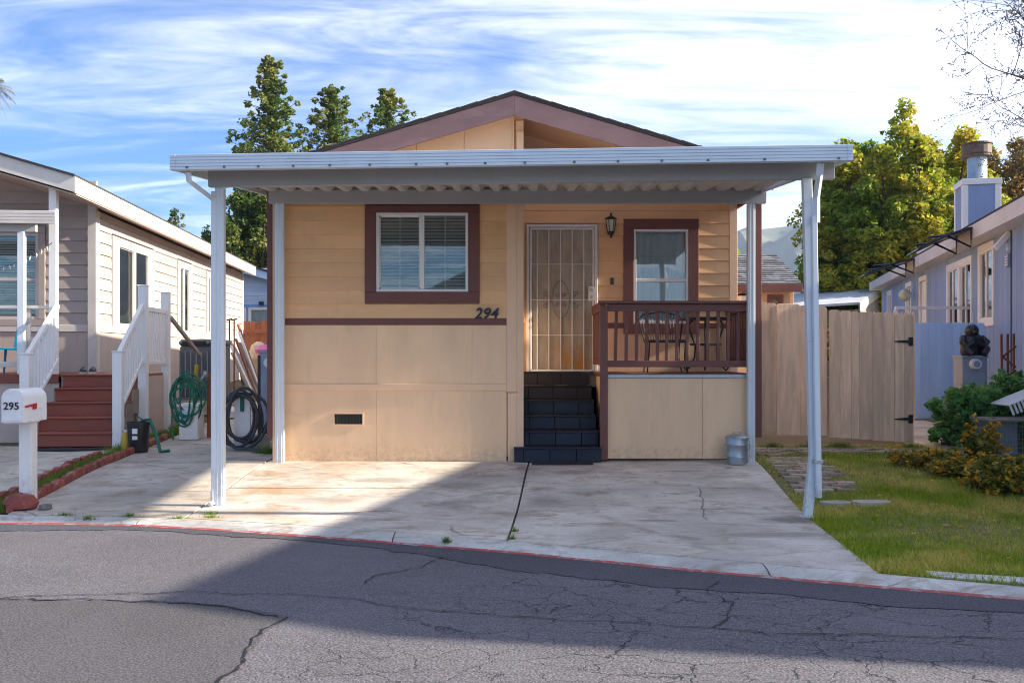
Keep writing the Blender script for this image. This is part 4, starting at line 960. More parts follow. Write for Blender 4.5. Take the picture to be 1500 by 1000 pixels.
rk = MB().lathe([(.05, 0), (.15, .02), (.17, .07), (.13, .13), (.05, .155)], (0, 0, 0), 9); rk.v = [(a*random.uniform(.85, 1.15), b*random.uniform(.7, .9), c*random.uniform(.9, 1.1)) for a, b, c in rk.v]
tag(rk.build('rock', m_redbrick, M=Matrix.Translation((mx+.0, my-.14, mg-.01)), smooth=True), 'red painted rock at the foot of the mailbox post', 'rock')
rk = MB().lathe([(.03, 0), (.07, .015), (.06, .05), (.02, .06)], (0, 0, 0), 8)
tag(rk.build('rock', mat('grey stone', (.16, .16, .155), .8, .3, 9, bump=.4), M=Matrix.Translation((-4.65, 9.52, g(0, 9.5)-.005))), 'small grey stone beside the end of the red edging', 'rock')
bk = T('bucket', 'black plastic bucket with white labels beside the white stair post', 'bucket', (PX(203, 13.0), 13.0, g(-5, 13)))
bxx = PX(203, 13.0); bz = g(-5, 13.0)
mb = MB(); mb.lathe([(.115, 0), (.125, .02), (.145, .38), (.155, .38), (.155, .41), (.14, .41), (.135, .36), (.11, .03)], (bxx, 13., bz), 22); mb.build('body', m_black, bk, smooth=True)
for dz, s_ in ((.26, .07), (.18, .05)): B('label', m_white, bk, bxx-.03, bxx+.04, 13-.149, 13-.14, bz+dz, bz+dz+s_, bevel=0)
MB().tube([(bxx+.1, 13, bz+.42), (bxx-.02, 12.95, bz+.5), (bxx-.05, 13., bz+.42)], .008, 5).build('handle', m_black, bk)
tag(MB().tube([(bxx+.02, 13.05, bz+.42), (bxx+.15, 13.0, bz+.45), (bxx+.27, 12.95, bz+.2), (bxx+.33, 12.9, bz+.02), (bxx+.42, 13., bz+.02)], .024, 8).build('spray_hose', m_green, smooth=True), 'dark green hose end hanging out of the black bucket', 'hose')
bx2 = PX(184.5, 13.05); bj = T('jug', 'yellow plastic jug between the stair post and the black bucket', 'jug', (bx2, 13.05, bz))
MB().lathe([(.06, 0), (.062, .02), (.062, .2), (.03, .26), (.022, .27)], (bx2, 13.05, bz), 14).build('body', m_yel, bj, smooth=True); MB().cyl((bx2, 13.05, bz+.27), (bx2, 13.05, bz+.30), .025).build('cap', m_white, bj)
# hose on its box, tap pipe
hb = PX(278, 14.3); hz = g(-4.8, 14.3)
wb = T('storage_box', 'worn white bin under the coiled green hose', 'box', (hb, 14.3, hz)); B('body', m_white, wb, hb-.13, hb+.15, 14.2, 14.5, hz, hz+.52, bevel=.01); B('rim', m_white, wb, hb-.15, hb+.17, 14.18, 14.52, hz+.5, hz+.54)
B('sticker', m_skyblue, wb, hb-.09, hb+.02, 14.192, 14.199, hz+.28, hz+.44, bevel=0)
hp = T('hose_hanger', 'short wooden stake holding the green hose', 'stake', (hb+.06, 14.34, hz+.5)); MB().bar((hb+.05, 14.36, hz+.54), (hb+.09, 14.34, hz+1.12), .05, .03).build('stake', m_yel, hp); MB().bar((hb-.02, 14.33, hz+.86), (hb+.16, 14.33, hz+.9), .03, .03).build('cross_peg', m_gwood, hp)
pts = []
for i in range(150):
    t = i*.37; k = i/150; rx = .17+.06*math.sin(i*.21)+.045*math.sin(i*.093+1); rz2 = .29+.08*math.sin(i*.13+1)
    pts.append((hb-.02+rx*math.cos(t)+.04*math.sin(i*.11), 14.22-.05*k+.03*math.sin(t*1.3), hz+.64-.05*math.sin(i*.07)+rz2*math.sin(t)*(.98 if math.sin(t) > 0 else 1.15)))
pts += [(hb-.22, 14.15, hz+.35), (hb-.2, 14.12, hz+.1), (hb-.17, 14.1, hz+.015)]
pts = [(PX(318, 14.5), 14.5, hz+.97), (PX(310, 14.5), 14.45, hz+.9), (PX(298, 14.4), 14.4, hz+.84)]+pts
tag(MB().tube(pts, .014, 7).build('garden_hose', m_green, smooth=True), 'coiled green garden hose hung beside the air conditioner', 'hose')
tp = T('standpipe', 'rusty tap standpipe left of the front left carport post', 'pipe', (PX(306, 14.5), 14.5, hz)); tx = PX(306, 14.5)
MB().cyl((tx, 14.5, hz), (tx, 14.5, hz+.98), .028).build('pipe', m_rwood, tp); MB().tube([(tx, 14.5, hz+.93), (tx-.05, 14.44, hz+.95), (tx-.09, 14.42, hz+.9)], .02, 7).build('tap', m_galv, tp); MB().cyl((tx-.04, 14.45, hz+.96), (tx-.04, 14.45, hz+1.02), .035, .03, 8).build('tap_wheel', m_galv, tp)
# air conditioner
ax0, ax1, ay = PX(261, 18.3), PX(322, 18.3), 18.3; az = PZ(586, 18.3); at_ = PZ(497, 18.3)
m_acr = mat('grey metal rib', (.2, .225, .26), .5, .1)
ac = T('air_conditioner', 'tall charcoal air conditioner unit against the beige house', 'air conditioner', ((ax0+ax1)/2, ay, az))
B('body', m_ac, ac, ax0+.02, ax1-.02, ay+.02, ay+.75, az+.03, at_-.13, bevel=.02)
for i in range(8): x = ax0+.03+(ax1-ax0-.06)*i/7; B('rib', m_acr, ac, x-.012, x+.012, ay, ay+.02, az+.06, at_-.22, bevel=.004)
mb = MB()
for i in range(26): z = az+.08+(at_-.32-az)*i/26; mb.box(ax0+.04, ax1-.04, ay+.008, ay+.019, z, z+.012)
tag(mb.build('louvres', m_ac, ac), kind='stuff')
B('top', m_ac, ac, ax0, ax1, ay-.02, ay+.77, at_-.13, at_-.0, bevel=.05); B('top_band', m_dark, ac, ax0+.08, ax1-.26, ay-.026, ay-.018, at_-.17+.07, at_-.03, bevel=.01)
MB().cyl((ax1-.14, ay-.04, at_-.09), (ax1-.14, ay-.01, at_-.09), .055, .055, 16).build('badge', m_black, ac); B('base', m_ac, ac, ax0-.01, ax1+.01, ay-.01, ay+.78, az, az+.05)
B('concrete_pad', m_conc2, ac, ax0-.08, ax1+.1, ay-.08, ay+.85, g(-5, 18.3)-.05, az)
# things hung and stacked along the alley
pX, pY = PX(353, 13.3), 13.3; pg = g(pX, pY)
wp_ = T('hose_post', 'short white board post carrying the coiled grey hose', 'post', (pX, pY, pg)); B('board', m_white, wp_, pX-.11, pX+.11, pY+.06, pY+.12, pg, pg+.80); B('hook', m_green, wp_, pX-.02, pX+.03, pY+.02, pY+.06, pg+.52, pg+.78); B('block', m_stone, wp_, pX-.14, pX+.3, pY+.125, pY+.4, pg, pg+.18, bevel=.01)
pts = []
for i in range(110):
    t = math.pi/2+i*.30; rx = .28-.06*(i/110)+.05*math.sin(i*.11); rz2 = .38-.05*(i/110)+.06*math.sin(i*.19)
    pts.append((pX+.03+rx*math.cos(t)+.06*math.sin(i*.06), pY-.06+.05*math.sin(i*.4), pg+.44+rz2*math.sin(t)))
pts += [(pX-.2, pY-.1, pg+.1), (pX, pY-.2, pg+.025), (pX+.35, pY-.35, pg+.02), (pX+.6, pY-.42, pg+.02)]
tag(MB().tube(pts, .021, 8).build('garden_hose', m_ghose, smooth=True), 'thick grey garden hose coiled on the white board by the house corner', 'hose')
uX, uY = PX(391.5, 14.2), 14.2
ut = T('utility_pedestal', 'grey blue utility pedestal with round meter at the left house corner', 'meter', (uX, uY, pg)); B('cabinet', m_util, ut, uX-.1, uX+.1, uY, uY+.18, pg, PZ(517, uY)); B('hood', m_util, ut, uX-.115, uX+.115, uY-.015, uY+.19, PZ(517, uY), PZ(515, uY)+.02)
MB().cyl((uX+.03, uY-.07, PZ(531, uY)), (uX+.03, uY, PZ(531, uY)), .07, .08, 18).build('meter', m_white, ut, smooth=True)
B('conduit', m_black, ut, uX-.15, uX-.11, uY+.02, uY+.06, pg, PZ(520, uY))
tag(MB().prism([(0, 0), (.1, 0), (.55, .75), (.45, .8)], 'y', 0, .03).build('plank', mat('dark plank', (.03, .026, .025), .7), M=Matrix.Translation((PX(370, 13.7), 13.7, pg))), 'dark board leaning beside the coiled grey hose', 'board')
# timber stack against the left house
for k in range(9):
    yb2 = 21.5+.18*k; xb = PX(352, yb2)+.03*k; m_ = (m_gwood, m_white, m_gwood, m_rwood, m_gwood, m_gwood, m_gwood, m_white, m_rwood)[k]; zg = g(xb, yb2)
    lab = ('grey', 'white', 'long grey', 'red brown', 'short grey', 'narrow grey', 'wide grey', 'tall white', 'tallest red brown')[k]
    h = (1.0, 1.15, 1.25, 1.3, 1.0, 1.1, 1.2, 1.45, 1.62)[k]; q = -.5-.05*(k % 3)
    tag(MB().bar((xb+.28, yb2, zg), (xb+.28+q, yb2+.1, zg+h), .035, .12, (0, 1, 0)).build('timber', m_), lab+' board leaning in the timber stack on the beige house', 'board', 'timber leaning on the beige house')
for k, (px_, lab) in enumerate(((336, 'left'), (343, 'right'))):
    X_ = PX(px_, 20.8); zg = g(X_, 20.8)
    rt = T('garden_tool', lab+' upright rod with a cross handle in front of the timber stack', 'rod', (X_, 20.8, zg), 0, 'upright rods'); MB().cyl((X_, 20.8, zg), (X_, 20.8, PZ(468, 20.8)), .018, .015, 8).build('shaft', m_rwood if k else m_black, rt); MB().bar((X_-.06, 20.8, PZ(469, 20.8)), (X_+.06, 20.8, PZ(467, 20.8)), .02, .03).build('cross_handle', m_black, rt)
tag(B('tray', m_black, None, PX(322, 20.5), PX(356, 20.5), 20.4, 21.1, g(-6, 20.5), g(-6, 20.5)+.07), 'low black tray under the timber stack', 'tray')
tb = MB().lathe([(.05, 0), (.3, .06), (.36, .25), (.28, .42), (.1, .46)], (0, 0, 0), 12); tb.v = [(a*random.uniform(.8, 1.15), b*random.uniform(.8, 1.1), c*random.uniform(.85, 1.1)) for a, b, c in tb.v]
tag(tb.build('tarp_bundle', m_tarp, M=Matrix.Translation((PX(367, 25.5), 25.5, g(-6, 25)+.42))), 'bright blue tarp bundle on a grey tub behind the houses', 'tarp')
tag(MB().lathe([(.27, 0), (.33, .42), (.35, .44), (.3, .44), (.26, .05)], (PX(369, 25.5), 25.5, g(-6, 25)), 16).build('tub', mat('blue grey plastic', (.1, .13, .17), .5), smooth=True), 'blue grey tub under the blue tarp bundle', 'tub')
tb = MB().lathe([(.05, 0), (.2, .02), (.24, .12), (.12, .24), (.02, .26)], (0, 0, 0), 9)
tag(tb.build('pink_bundle', m_pink, M=Matrix.Translation((PX(387, 24.5), 24.5, PZ(519, 24.5)))), 'pink cloth bundle above the utility pedestal', 'cloth')
tb = MB().lathe([(.2, 0), (.26, .3), (.3, .7), (.2, 1.05), (.06, 1.15)], (0, 0, 0), 10)
tag(tb.build('sack', mat('cream sack', (.55, .45, .34), .85, .2, 5, bump=.4, bscale=12), M=Matrix.Translation((PX(379, 25), 25, g(-6, 25)))), 'cream sack standing beside the blue tarp bundle', 'sack')
tb = MB().lathe([(.05, 0), (.2, .03), (.22, .14), (.1, .22)], (0, 0, 0), 10)
tag(tb.build('white_bag', m_white, M=Matrix.Translation((PX(334, 17.2), 17.2, g(-5, 17)))), 'crumpled white bag on the path behind the left carport post', 'bag')
# brown fence and pale blue house beyond
bf = T('back_fence', 'red brown board fence at the end of the side path', 'fence', (PX(378, 29), 29, g(-7, 29)))
x = PX(352, 29.0)
while x < PX(402, 29): B('fence_board', m_rwood, bf, x, x+.145, 29, 29.03, g(-7, 29), PZ(470+random.uniform(-2, 2), 29)); x += .155
B('fence_rail', m_rwood, bf, PX(352, 29), PX(402, 29), 28.95, 28.998, PZ(488, 29), PZ(483, 29))
fh = T('blue_house', 'pale blue house with white windows beyond the brown fence', 'house', (PX(330, 36), 38, .6))
MFH = frameM(0, 35, 0, 0); fx0, fx1 = PX(290, 35), PX(470, 35); wv = (PX(366, 35), PX(397, 35), PZ(488, 35), PZ(452, 35)); wv2 = (PX(330, 35), PX(359, 35), PZ(488, 35), PZ(452, 35))
wallslab(fh, m_skyblue, MFH, fx0, fx1, .4, 4.35, [wv, wv2])
laps(fh, m_skyblue, MFH, fx0, fx1, PZ(446, 35), 4.5, .16, []); B('belt_band', m_midblue, fh, fx0, fx1, -.03, 0, PZ(450, 35), PZ(446, 35)-.002, MFH); B('corner_band', m_midblue, fh, PX(359.5, 35), PX(365.5, 35), -.03, 0, .5, PZ(451, 35), MFH)
for q in (wv, wv2): window(fh, MFH, *q, m_white, .05, m_white, 'fixed', False, (1, 1), curtain=m_curtain, fw=.05)
rx_, rzz = PX(357, 35), PZ(389, 35)
for s in (-1, 1): MB().prism([(rx_, rzz), (rx_+s*3.2, rzz-.9), (rx_+s*3.2, rzz-1.15), (rx_, rzz-.28)], 'y', 34.4, 34.5).build('rake_board', m_skyblue, fh); MB().prism([(rx_, rzz+.08), (rx_+s*3.3, rzz-.86), (rx_+s*3.3, rzz-.9), (rx_, rzz+.02)], 'y', 34.3, 44).build('roof', m_shing, fh)
MB().prism([(rx_-3, 4.2), (rx_+3, 4.2), (rx_+3, rzz-.9), (rx_, rzz-.1), (rx_-3, rzz-.9)], 'y', 35, 35.1).build('gable', m_skyblue, fh)
B('lamp', m_black, fh, PX(380, 34.9), PX(386, 34.9), 34.8, 34.97, PZ(447, 35), PZ(442, 35))
# ------------------------------------------------------------------ patio furniture and can on our porch
tc_ = T('metal_can', 'small galvanised bin with lid at the right end of the deck skirt', 'bin', (PX(1078.5, 11.95), 11.95, g(2.8, 11.95))); qx, qy, qz = PX(1078.5, 11.95), 11.92, g(2.8, 11.92)
MB().lathe([(.115, 0), (.118, .012), (.122, .09), (.127, .095), (.124, .10), (.13, .24), (.134, .245), (.131, .25), (.135, .315), (.13, .33)], (qx, qy, qz), 24).build('body', m_galv, tc_, smooth=True)
ld_ = MB().lathe([(.145, .318), (.146, .335), (.135, .345), (.06, .372), (.01, .376)], (qx, qy, qz), 24).build('lid', m_galv, tc_, smooth=True); MB().tube([(qx-.045, qy, qz+.372), (qx-.04, qy, qz+.405), (qx+.04, qy, qz+.405), (qx+.045, qy, qz+.372)], .007, 6).build('lid_handle', m_galv, ld_)
for s in (-1, 1): MB().tube([(qx+s*.128, qy, qz+.26), (qx+s*.165, qy, qz+.24), (qx+s*.165, qy, qz+.19), (qx+s*.126, qy, qz+.17)], .006, 6).build('side_handle', m_galv, tc_)
pcx = PX(973, 12.9); pc_ = T('patio_chair', 'black wire-backed iron patio chair behind the brown railing', 'chair', (pcx, 12.95, DK))
x0, x1 = PX(940, 12.9), PX(1006, 12.9); 
MB().box(x0+.06, x1-.02, 12.7, 13.15, DK+.40, DK+.435).build('seat', m_black, pc_, bevel=.008)
MB().tube([(x0+.07, 13.15, DK+.42), (x0, 13.22, DK+.72), (x0+.06, 13.22, DK+.79), ((x0+x1)/2, 13.24, DK+.83), (x1-.06, 13.22, DK+.79), (x1, 13.22, DK+.72), (x1-.05, 13.15, DK+.42)], .011, 7).build('back_frame', m_black, pc_, smooth=True)
for i in range(1, 15): t = i/15; MB().tube([(x0+.07+(x1-x0-.12)*t, 13.16, DK+.43), (x0+(x1-x0)*t, 13.23, DK+.75+.07*math.sin(math.pi*t))], .0045, 5).build('back_wire', m_black, pc_)
for sx, sy in ((x0+.08, 12.72), (x1-.05, 12.72), (x0+.09, 13.12), (x1-.06, 13.12)): MB().tube([(sx, sy, DK+.41), (sx-.012, sy, DK+.2), (sx-.03 if sx < pcx else sx+.03, sy, DK)], .011, 6).build('leg', m_black, pc_)
tX = PX(1037, 12.7); tb_ = T('patio_table', 'black iron patio table with scrolled legs behind the brown railing', 'table', (tX, 12.8, DK))
MB().lathe([(.36, .70), (.37, .705), (.37, .73), (.3, .74)], (tX, 12.85, DK), 28).build('table_top', m_black, tb_); MB().lathe([(.2, .36), (.21, .365), (.21, .385), (.2, .39)], (tX, 12.85, DK), 20).build('shelf', m_black, tb_)
for k in range(3):
    t = k*2.094+3.5; c_, s_ = math.cos(t), math.sin(t); pr = [(.2, .7), (.27, .63), (.22, .5), (.16, .36), (.17, .2), (.24, .08), (.30, .03), (.33, .06), (.31, .09), (.28, .07)]
    MB().tube([(tX+r_*c_, 12.85+r_*s_, DK+z_) for r_, z_ in pr], .012, 7).build('leg', m_black, tb_, smooth=True)
# ------------------------------------------------------------------ blue house on the right
BA = math.atan(.242); BY0 = 6.3
MBH = frameM(4.54+.242*BY0, BY0, 0, -BA)                   # local y runs back along the wall, wall faces -x
MBW = MBH @ Matrix.Rotation(R(-90), 4, 'Z')                # local x = -along (towards the camera), outside -y
def by(px): Y = 4.54/((px-750)/F-.242); return (Y-BY0)/math.cos(BA)
bh = T('blue_house', 'weathered blue mobile home with white trim along the right side', 'house', tuple(MBH @ Vector((3, 14, 0))))
BL = by(1292); BE = 3.46
def wn(pa, pb, z0, z1): return (-by(pa), -by(pb), z0, z1)
bw = [wn(1437, 1456, 2.0, 3.3), wn(1390, 1405, 1.6, 3.2), wn(1408, 1424, 1.6, 3.2), wn(1329, 1335.5, 1.7, 3.2), wn(1301.5, 1307, 1.9, 3.2), (-4.6, -2.6, 1.9, 3.1)]
bdoor = wn(1349, 1358, 1.1, 3.2)
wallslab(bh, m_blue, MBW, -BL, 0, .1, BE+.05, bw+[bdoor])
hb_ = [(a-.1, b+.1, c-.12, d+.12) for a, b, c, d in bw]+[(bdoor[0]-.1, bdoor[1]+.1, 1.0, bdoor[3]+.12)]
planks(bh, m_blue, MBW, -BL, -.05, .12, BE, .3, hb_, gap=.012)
for i, q in enumerate(bw): window(bh, MBW, *q, m_white, .1, m_white, 'slider', False, (1, 3 if i in (0,) else 1), fw=.04, glass=m_glass if i in (1, 2) else m_glassd, top=.12, bot=.12)
dd = MB()
for p in ((bdoor[0]-.1, bdoor[0], 1.0, bdoor[3]), (bdoor[1], bdoor[1]+.1, 1.0, bdoor[3]), (bdoor[0]-.1, bdoor[1]+.1, bdoor[3], bdoor[3]+.12)): dd.box(p[0], p[1], -.04, 0, p[2], p[3])
dd = dd.build('door', m_white, bh, M=MBW, bevel=.003); B('door_leaf', m_white, dd, bdoor[0], bdoor[1], .01, .05, 1.05, bdoor[3], MBW)
BR = 3.1; BSL = .25
def brz(x): return BE+.30-.25*0+BSL*(x+.35)
zr_ = brz(BR)
for s in (0, 1):
    xa, xb = (-.35, BR) if s == 0 else (2*BR+.35, BR)
    MB().prism([(xa, BE+.30), (xb, zr_), (xb, zr_-.04), (xa, BE+.262)], 'y', -.5, BL+.35).build('roof', m_shing, bh, M=MBH)
    MB().prism([(xa, BE+.26), (xb, zr_-.045), (xb, zr_-.28), (xa, BE+.02)], 'y', -.47, -.43).build('rake_board', m_white, bh, M=MBH); MB().prism([(xa, BE+.26), (xb, zr_-.045), (xb, zr_-.28), (xa, BE+.02)], 'y', BL+.3, BL+.34).build('rake_board', m_white, bh, M=MBH)
for j in range(6):
    ya, yb = -.46+(BL+.8)*j/6, -.46+(BL+.8)*(j+1)/6; B('fascia_board', m_lwhite, bh, -.35, -.32, ya+.002, yb-.002, BE-.0, BE+.262, MBH)
B('soffit', m_white, bh, -.32, 0, -.4, BL+.3, BE+.0, BE+.02, MBH)
MB().prism([(0, .1), (2*BR, .1), (2*BR, BE+.2), (BR, zr_-.1), (0, BE+.2)], 'y', -.05, .05).build('front_wall', m_blue, bh, M=MBH); MB().prism([(0, .1), (2*BR, .1), (2*BR, BE+.2), (BR, zr_-.1), (0, BE+.2)], 'y', BL-.1, BL).build('rear_wall', m_blue, bh, M=MBH)
# chimney
cy = 13.45; cX = .27
chm = T('chimney', 'blue boxed chimney with white corner trim and metal flue on the right roof', 'chimney', tuple(MBH @ Vector((cX, cy, 3.8))))
c_a, c_b = cX-.36, cX+.36; y_a, y_b = cy-.0, cy+.8; zt_ = PZ(265, 19.5)
B('chase', m_blue, chm, c_a+.02, c_b-.02, y_a+.02, y_b-.02, 3.6, zt_-.02, MBH)
for x in (c_a, c_b-.11):
    for y in (y_a, y_b-.11): B('corner_trim', m_white, chm, x, x+.11, y, y+.11, 3.6, zt_-.1, MBH)
B('top_trim', m_white, chm, c_a-.015, c_b+.015, y_a-.015, y_b+.015, zt_-.1, zt_+.02, MBH); ccx, ccy = cX-.0, (y_a+y_b)/2
flu = MB(); q = MBH @ Vector((ccx, ccy, 0)); flu.lathe([(.24, zt_+.02), (.2, zt_+.07), (.19, zt_+.09), (.19, zt_+.5), (.2, zt_+.5)], (q.x, q.y, 0), 20); flu.build('flue', m_galv, chm, smooth=True)
m_rcap = mat('rusty metal', (.16, .12, .09), .6, .4, 8, metal=.3)
MB().lathe([(.2, zt_+.5), (.3, zt_+.52), (.3, zt_+.55), (.2, zt_+.56)], (q.x, q.y, 0), 20).build('cap_ring', m_rcap, chm); MB().lathe([(.27, zt_+.56), (.28, zt_+.58), (.28, zt_+.76), (.3, zt_+.77), (.3, zt_+.80), (.1, zt_+.84)], (q.x, q.y, 0), 20).build('cap', m_rcap, chm)
# raised roof section beside the chimney
MB().prism([(-.3, BE+.42), (2.2, BE+.95), (2.2, BE+.99), (-.3, BE+.46)], 'y', by(1400), by(1360)).build('roof', m_shing, bh, M=MBH); B('fascia_board', m_lwhite, bh, -.3, -.27, by(1400), by(1362), BE+.24, BE+.425, MBH)
# door canopies
def canopy(ya, yb, out_, zc_, lab):
    t = T('door_canopy', lab, 'awning', tuple(MBH @ Vector((-.3, (ya+yb)/2, zc_))), 0, 'navy canopies on the blue house')
    k = 10; pr = [(-.36-out_*a, zc_-.36*a**1.35) for a in lin(0, 1, k)]
    v = [(x, y, z) for x, z in pr for y in (ya, yb)]+[(x, y, z-.028) for x, z in pr for y in (ya, yb)]; n_ = 2*(k+1)
    MB().add(v, [(2*i, 2*i+1, 2*i+3, 2*i+2) for i in range(k)]+[(n_+2*i, n_+2*i+2, n_+2*i+3, n_+2*i+1) for i in range(k)]+[(2*i, 2*i+2, n_+2*i+2, n_+2*i) for i in range(k)]+[(2*i+1, n_+2*i+1, n_+2*i+3, 2*i+3) for i in range(k)]+[(0, n_, n_+1, 1), (2*k, 2*k+1, n_+2*k+1, n_+2*k)]).build('sheet', m_navy, t, M=MBH)
    for y in (ya+.06, yb-.06):
        b_ = MB(); b_.tube([MBH @ Vector((x, y, z-.02)) for x, z in pr], .02, 4); b_.tube([MBH @ Vector(p) for p in ((-.37, y, zc_-.02), (-.37, y, zc_-.36), (-.37-out_*.45, y, zc_-.14), (-.37-out_*.8, y, zc_-.16))], .022, 4); b_.build('bracket', m_navy, t)
canopy(by(1456), by(1430), .92, BE+.22, 'near navy canopy with curved brackets over the blue house windows')
canopy(by(1363), by(1349), 1.15, BE+.24, 'far navy canopy over the white door of the blue house')
# flood light, vent, cable, globe lamp
q = by(1481); f_ = T('flood_light', 'white flood light fixed high on the blue wall', 'lamp', tuple(MBH @ Vector((-.1, q, 3.2))))
MB().bar(tuple(MBH @ Vector((-.02, q, 3.42))), tuple(MBH @ Vector((-.24, q, 3.16))), .14, .1).build('head', m_white, f_, bevel=.01); B('mount', m_white, f_, -.06, -.012, q-.03, q+.06, 3.12, 3.44, MBH)
vb = B('wall_vent', m_util, None, -.07, -.012, q-.08, q+.09, 2.84, 3.06, MBH); tag(vb, 'small louvred grey vent below the flood light on the blue wall', 'vent')
for i in range(4): B('louvre', m_white, vb, -.085, -.071, q-.06, q+.07, 2.87+.045*i, 2.89+.045*i, MBH)
tag(MB().tube([tuple(MBH @ Vector((-.03, q-.12, z))) for z in (3.45, 2.8, 2.2, 1.6, .9)], .01, 5).build('cable', m_black), 'black cable running down the blue wall', 'cable')
q = by(1341); gl = T('globe_lamp', 'round glass globe lamp beside the white door of the blue house', 'lamp', tuple(MBH @ Vector((-.2, q, 2.6)))); p_ = MBH @ Vector((-.26, q, 2.92))
MB().lathe([(.03, -.16)]+[(.16*math.sin(t), -.16*math.cos(t)) for t in lin(.3, math.pi-.2, 10)], tuple(p_), 16).build('globe', m_lamp, gl, smooth=True); MB().tube([tuple(p_+Vector((0, 0, .15))), tuple(p_+Vector((.08, 0, .22))), tuple(MBH @ Vector((-.01, q, 3.1)))], .02, 6).build('arm', m_white, gl)
# ------------------------------------------------------------------ fences
FYt = 13.62
tf = T('board_fence', 'tan dog-eared board fence between the tan house and the gate', 'fence', (3.8, FYt, g(3.8, FYt)))
tg = T('board_gate', 'tan board gate with black strap hinges beside the bent post', 'gate', (5.1, FYt-.05, g(5, FYt)))
def dog(name, m, parent, x0, x1, y, z0, z1, c=.025, th=.02): return MB().prism([(x0, z0), (x1, z0), (x1, z1-c), (x1-c, z1), (x0+c, z1), (x0, z1-c)], 'y', y, y+th).build(name, m, parent, bevel=.002)
P_ = lambda px: PX(px, FYt)
for a, b, t, bt in ((1112, 1137, 444, 632), (1137.3, 1172, 445, 637), (1172.3, 1195, 447, 638), (1195.3, 1211.5, 449, 638)): dog('fence_board', m_fence, tf, P_(a)+.002, P_(b)-.002, FYt+random.uniform(0, .006), PZ(bt, FYt), PZ(t, FYt))
for z in (.5, 1.6): B('fence_rail', m_fence, tf, P_(1112), P_(1212), FYt+.03, FYt+.07, z, z+.09)
gx = [1213.5, 1229, 1245.5, 1257, 1277, 1292, 1308.5, 1323, 1336.5]
for i, (a, b) in enumerate(zip(gx, gx[1:])): dog('fence_board', m_fence, tg, P_(a)+.0015, P_(b)-.0015, FYt-.05+random.uniform(0, .006), PZ(640+i*1.1, FYt), PZ(454+i*.9+random.uniform(-.7, .7), FYt))
for z in (.45, 1.6): B('gate_rail', m_fence, tg, P_(1215), P_(1336), FYt-.02, FYt+.02, z, z+.09)
for z in (PZ(500, FYt), PZ(613, FYt)):
    h_ = MB().prism([(P_(1308), z-.006), (P_(1328), z-.022), (P_(1328), z+.022), (P_(1308), z+.006)], 'y', FYt-.062, FYt-.052).build('hinge', m_black, tg); B('hinge_plate', m_black, h_, P_(1328.5), P_(1335), FYt-.066, FYt-.051, z-.06, z+.06)
# short row of picket tips behind the gate
pk = T('picket_fence', 'row of pale picket tips showing above the tan gate', 'fence', (P_(1290), 15.2, g(5, 15)))
x = PX(1262, 15.2)
while x < PX(1338, 15.2): MB().prism([(x, .3), (x+.045, .3), (x+.045, 1.99), (x+.0225, 2.04), (x, 1.99)], 'y', 15.2, 15.22).build('picket', m_fence, pk); x += .062
bfc = T('blue_fence', 'pale blue dog-eared board fence joining the blue house', 'fence', (PX(1380, 17), 17, g(7.5, 17)))
xa = PX(1326, 17.)
while xa < PX(1432, 17): w_ = .142; dog('fence_board', m_bluef, bfc, xa, xa+w_-.003, 17+random.uniform(0, .008), g(7, 17)+.02, PZ(472.5+random.uniform(-.6, .6), 17)); xa += w_
for z in (.6, 1.6): B('fence_rail', m_bluef, bfc, PX(1326, 17), PX(1432, 17), 17.03, 17.07, z, z+.09)
rl = T('porch_rail', 'white pipe rail behind the pale blue fence', 'railing', (PX(1370, 19.2), 19.2, g(8, 19)))
B('top_bar', m_white, rl, PX(1311, 19.2), PX(1432, 19.2), 19.17, 19.23, PZ(453, 19.2), PZ(448.5, 19.2))
for px_ in (1312, 1429.5): B('upright', m_white, rl, PX(px_, 19.2)-.03, PX(px_, 19.2)+.03, 19.17, 19.23, g(8, 19), PZ(453.2, 19.2))
# ------------------------------------------------------------------ meter post with statue
sX, sY = PX(1428, 14.6), 14.6; sg = g(sX, sY)
mp_ = T('meter_post', 'grey meter cabinet with round dial under the black statue', 'meter', (sX, sY, sg)); zc_ = PZ(520.5, sY)
B('cabinet', m_util, mp_, sX-.19, sX+.19, sY, sY+.3, sg, zc_-.03); B('lid', m_util, mp_, sX-.205, sX+.205, sY-.02, sY+.32, zc_-.03, zc_)
dl = MB().cyl((sX-.0, sY-.07, PZ(533, sY)), (sX-.0, sY, PZ(533, sY)), .075, .09, 20).build('dial', m_white, mp_, smooth=True); MB().cyl((sX, sY-.075, PZ(533, sY)), (sX, sY-.071, PZ(533, sY)), .05, .05, 18).build('dial_face', m_util, dl); B('inner_door', m_util, mp_, sX-.15, sX+.15, sY-.012, sY-.001, sg+.2, PZ(546, sY))
st_ = T('statue', 'black seated figure statue hugging its head on the meter cabinet', 'statue', (sX+.0, sY+.14, zc_))
def blob(prof, c, sx=1, sy=1, n=16):
    m_ = MB(); m_.lathe(prof, (0, 0, 0), n); m_.v = [(c[0]+a*sx, c[1]+b*sy, c[2]+z) for a, b, z in m_.v]; return m_
bodym = blob([(.15, 0), (.17, .04), (.165, .12), (.175, .2), (.165, .27), (.11, .33), (.07, .345)], (sX+.02, sY+.14, zc_), 1.0, .8)
for s in (-1, 1): bodym.tube([(sX+.02+s*.14, sY+.12, zc_+.27), (sX+.02+s*.185, sY+.04, zc_+.2), (sX+.02+s*.13, sY-.0, zc_+.13), (sX+.01+s*.02, sY-.02, zc_+.2)], [.055, .05, .045, .035], 10); bodym.tube([(sX+.02+s*.1, sY+.1, zc_+.05), (sX+.02+s*.15, sY-.02, zc_+.09), (sX+.02+s*.09, sY-.06, zc_+.02)], [.07, .06, .05], 10)
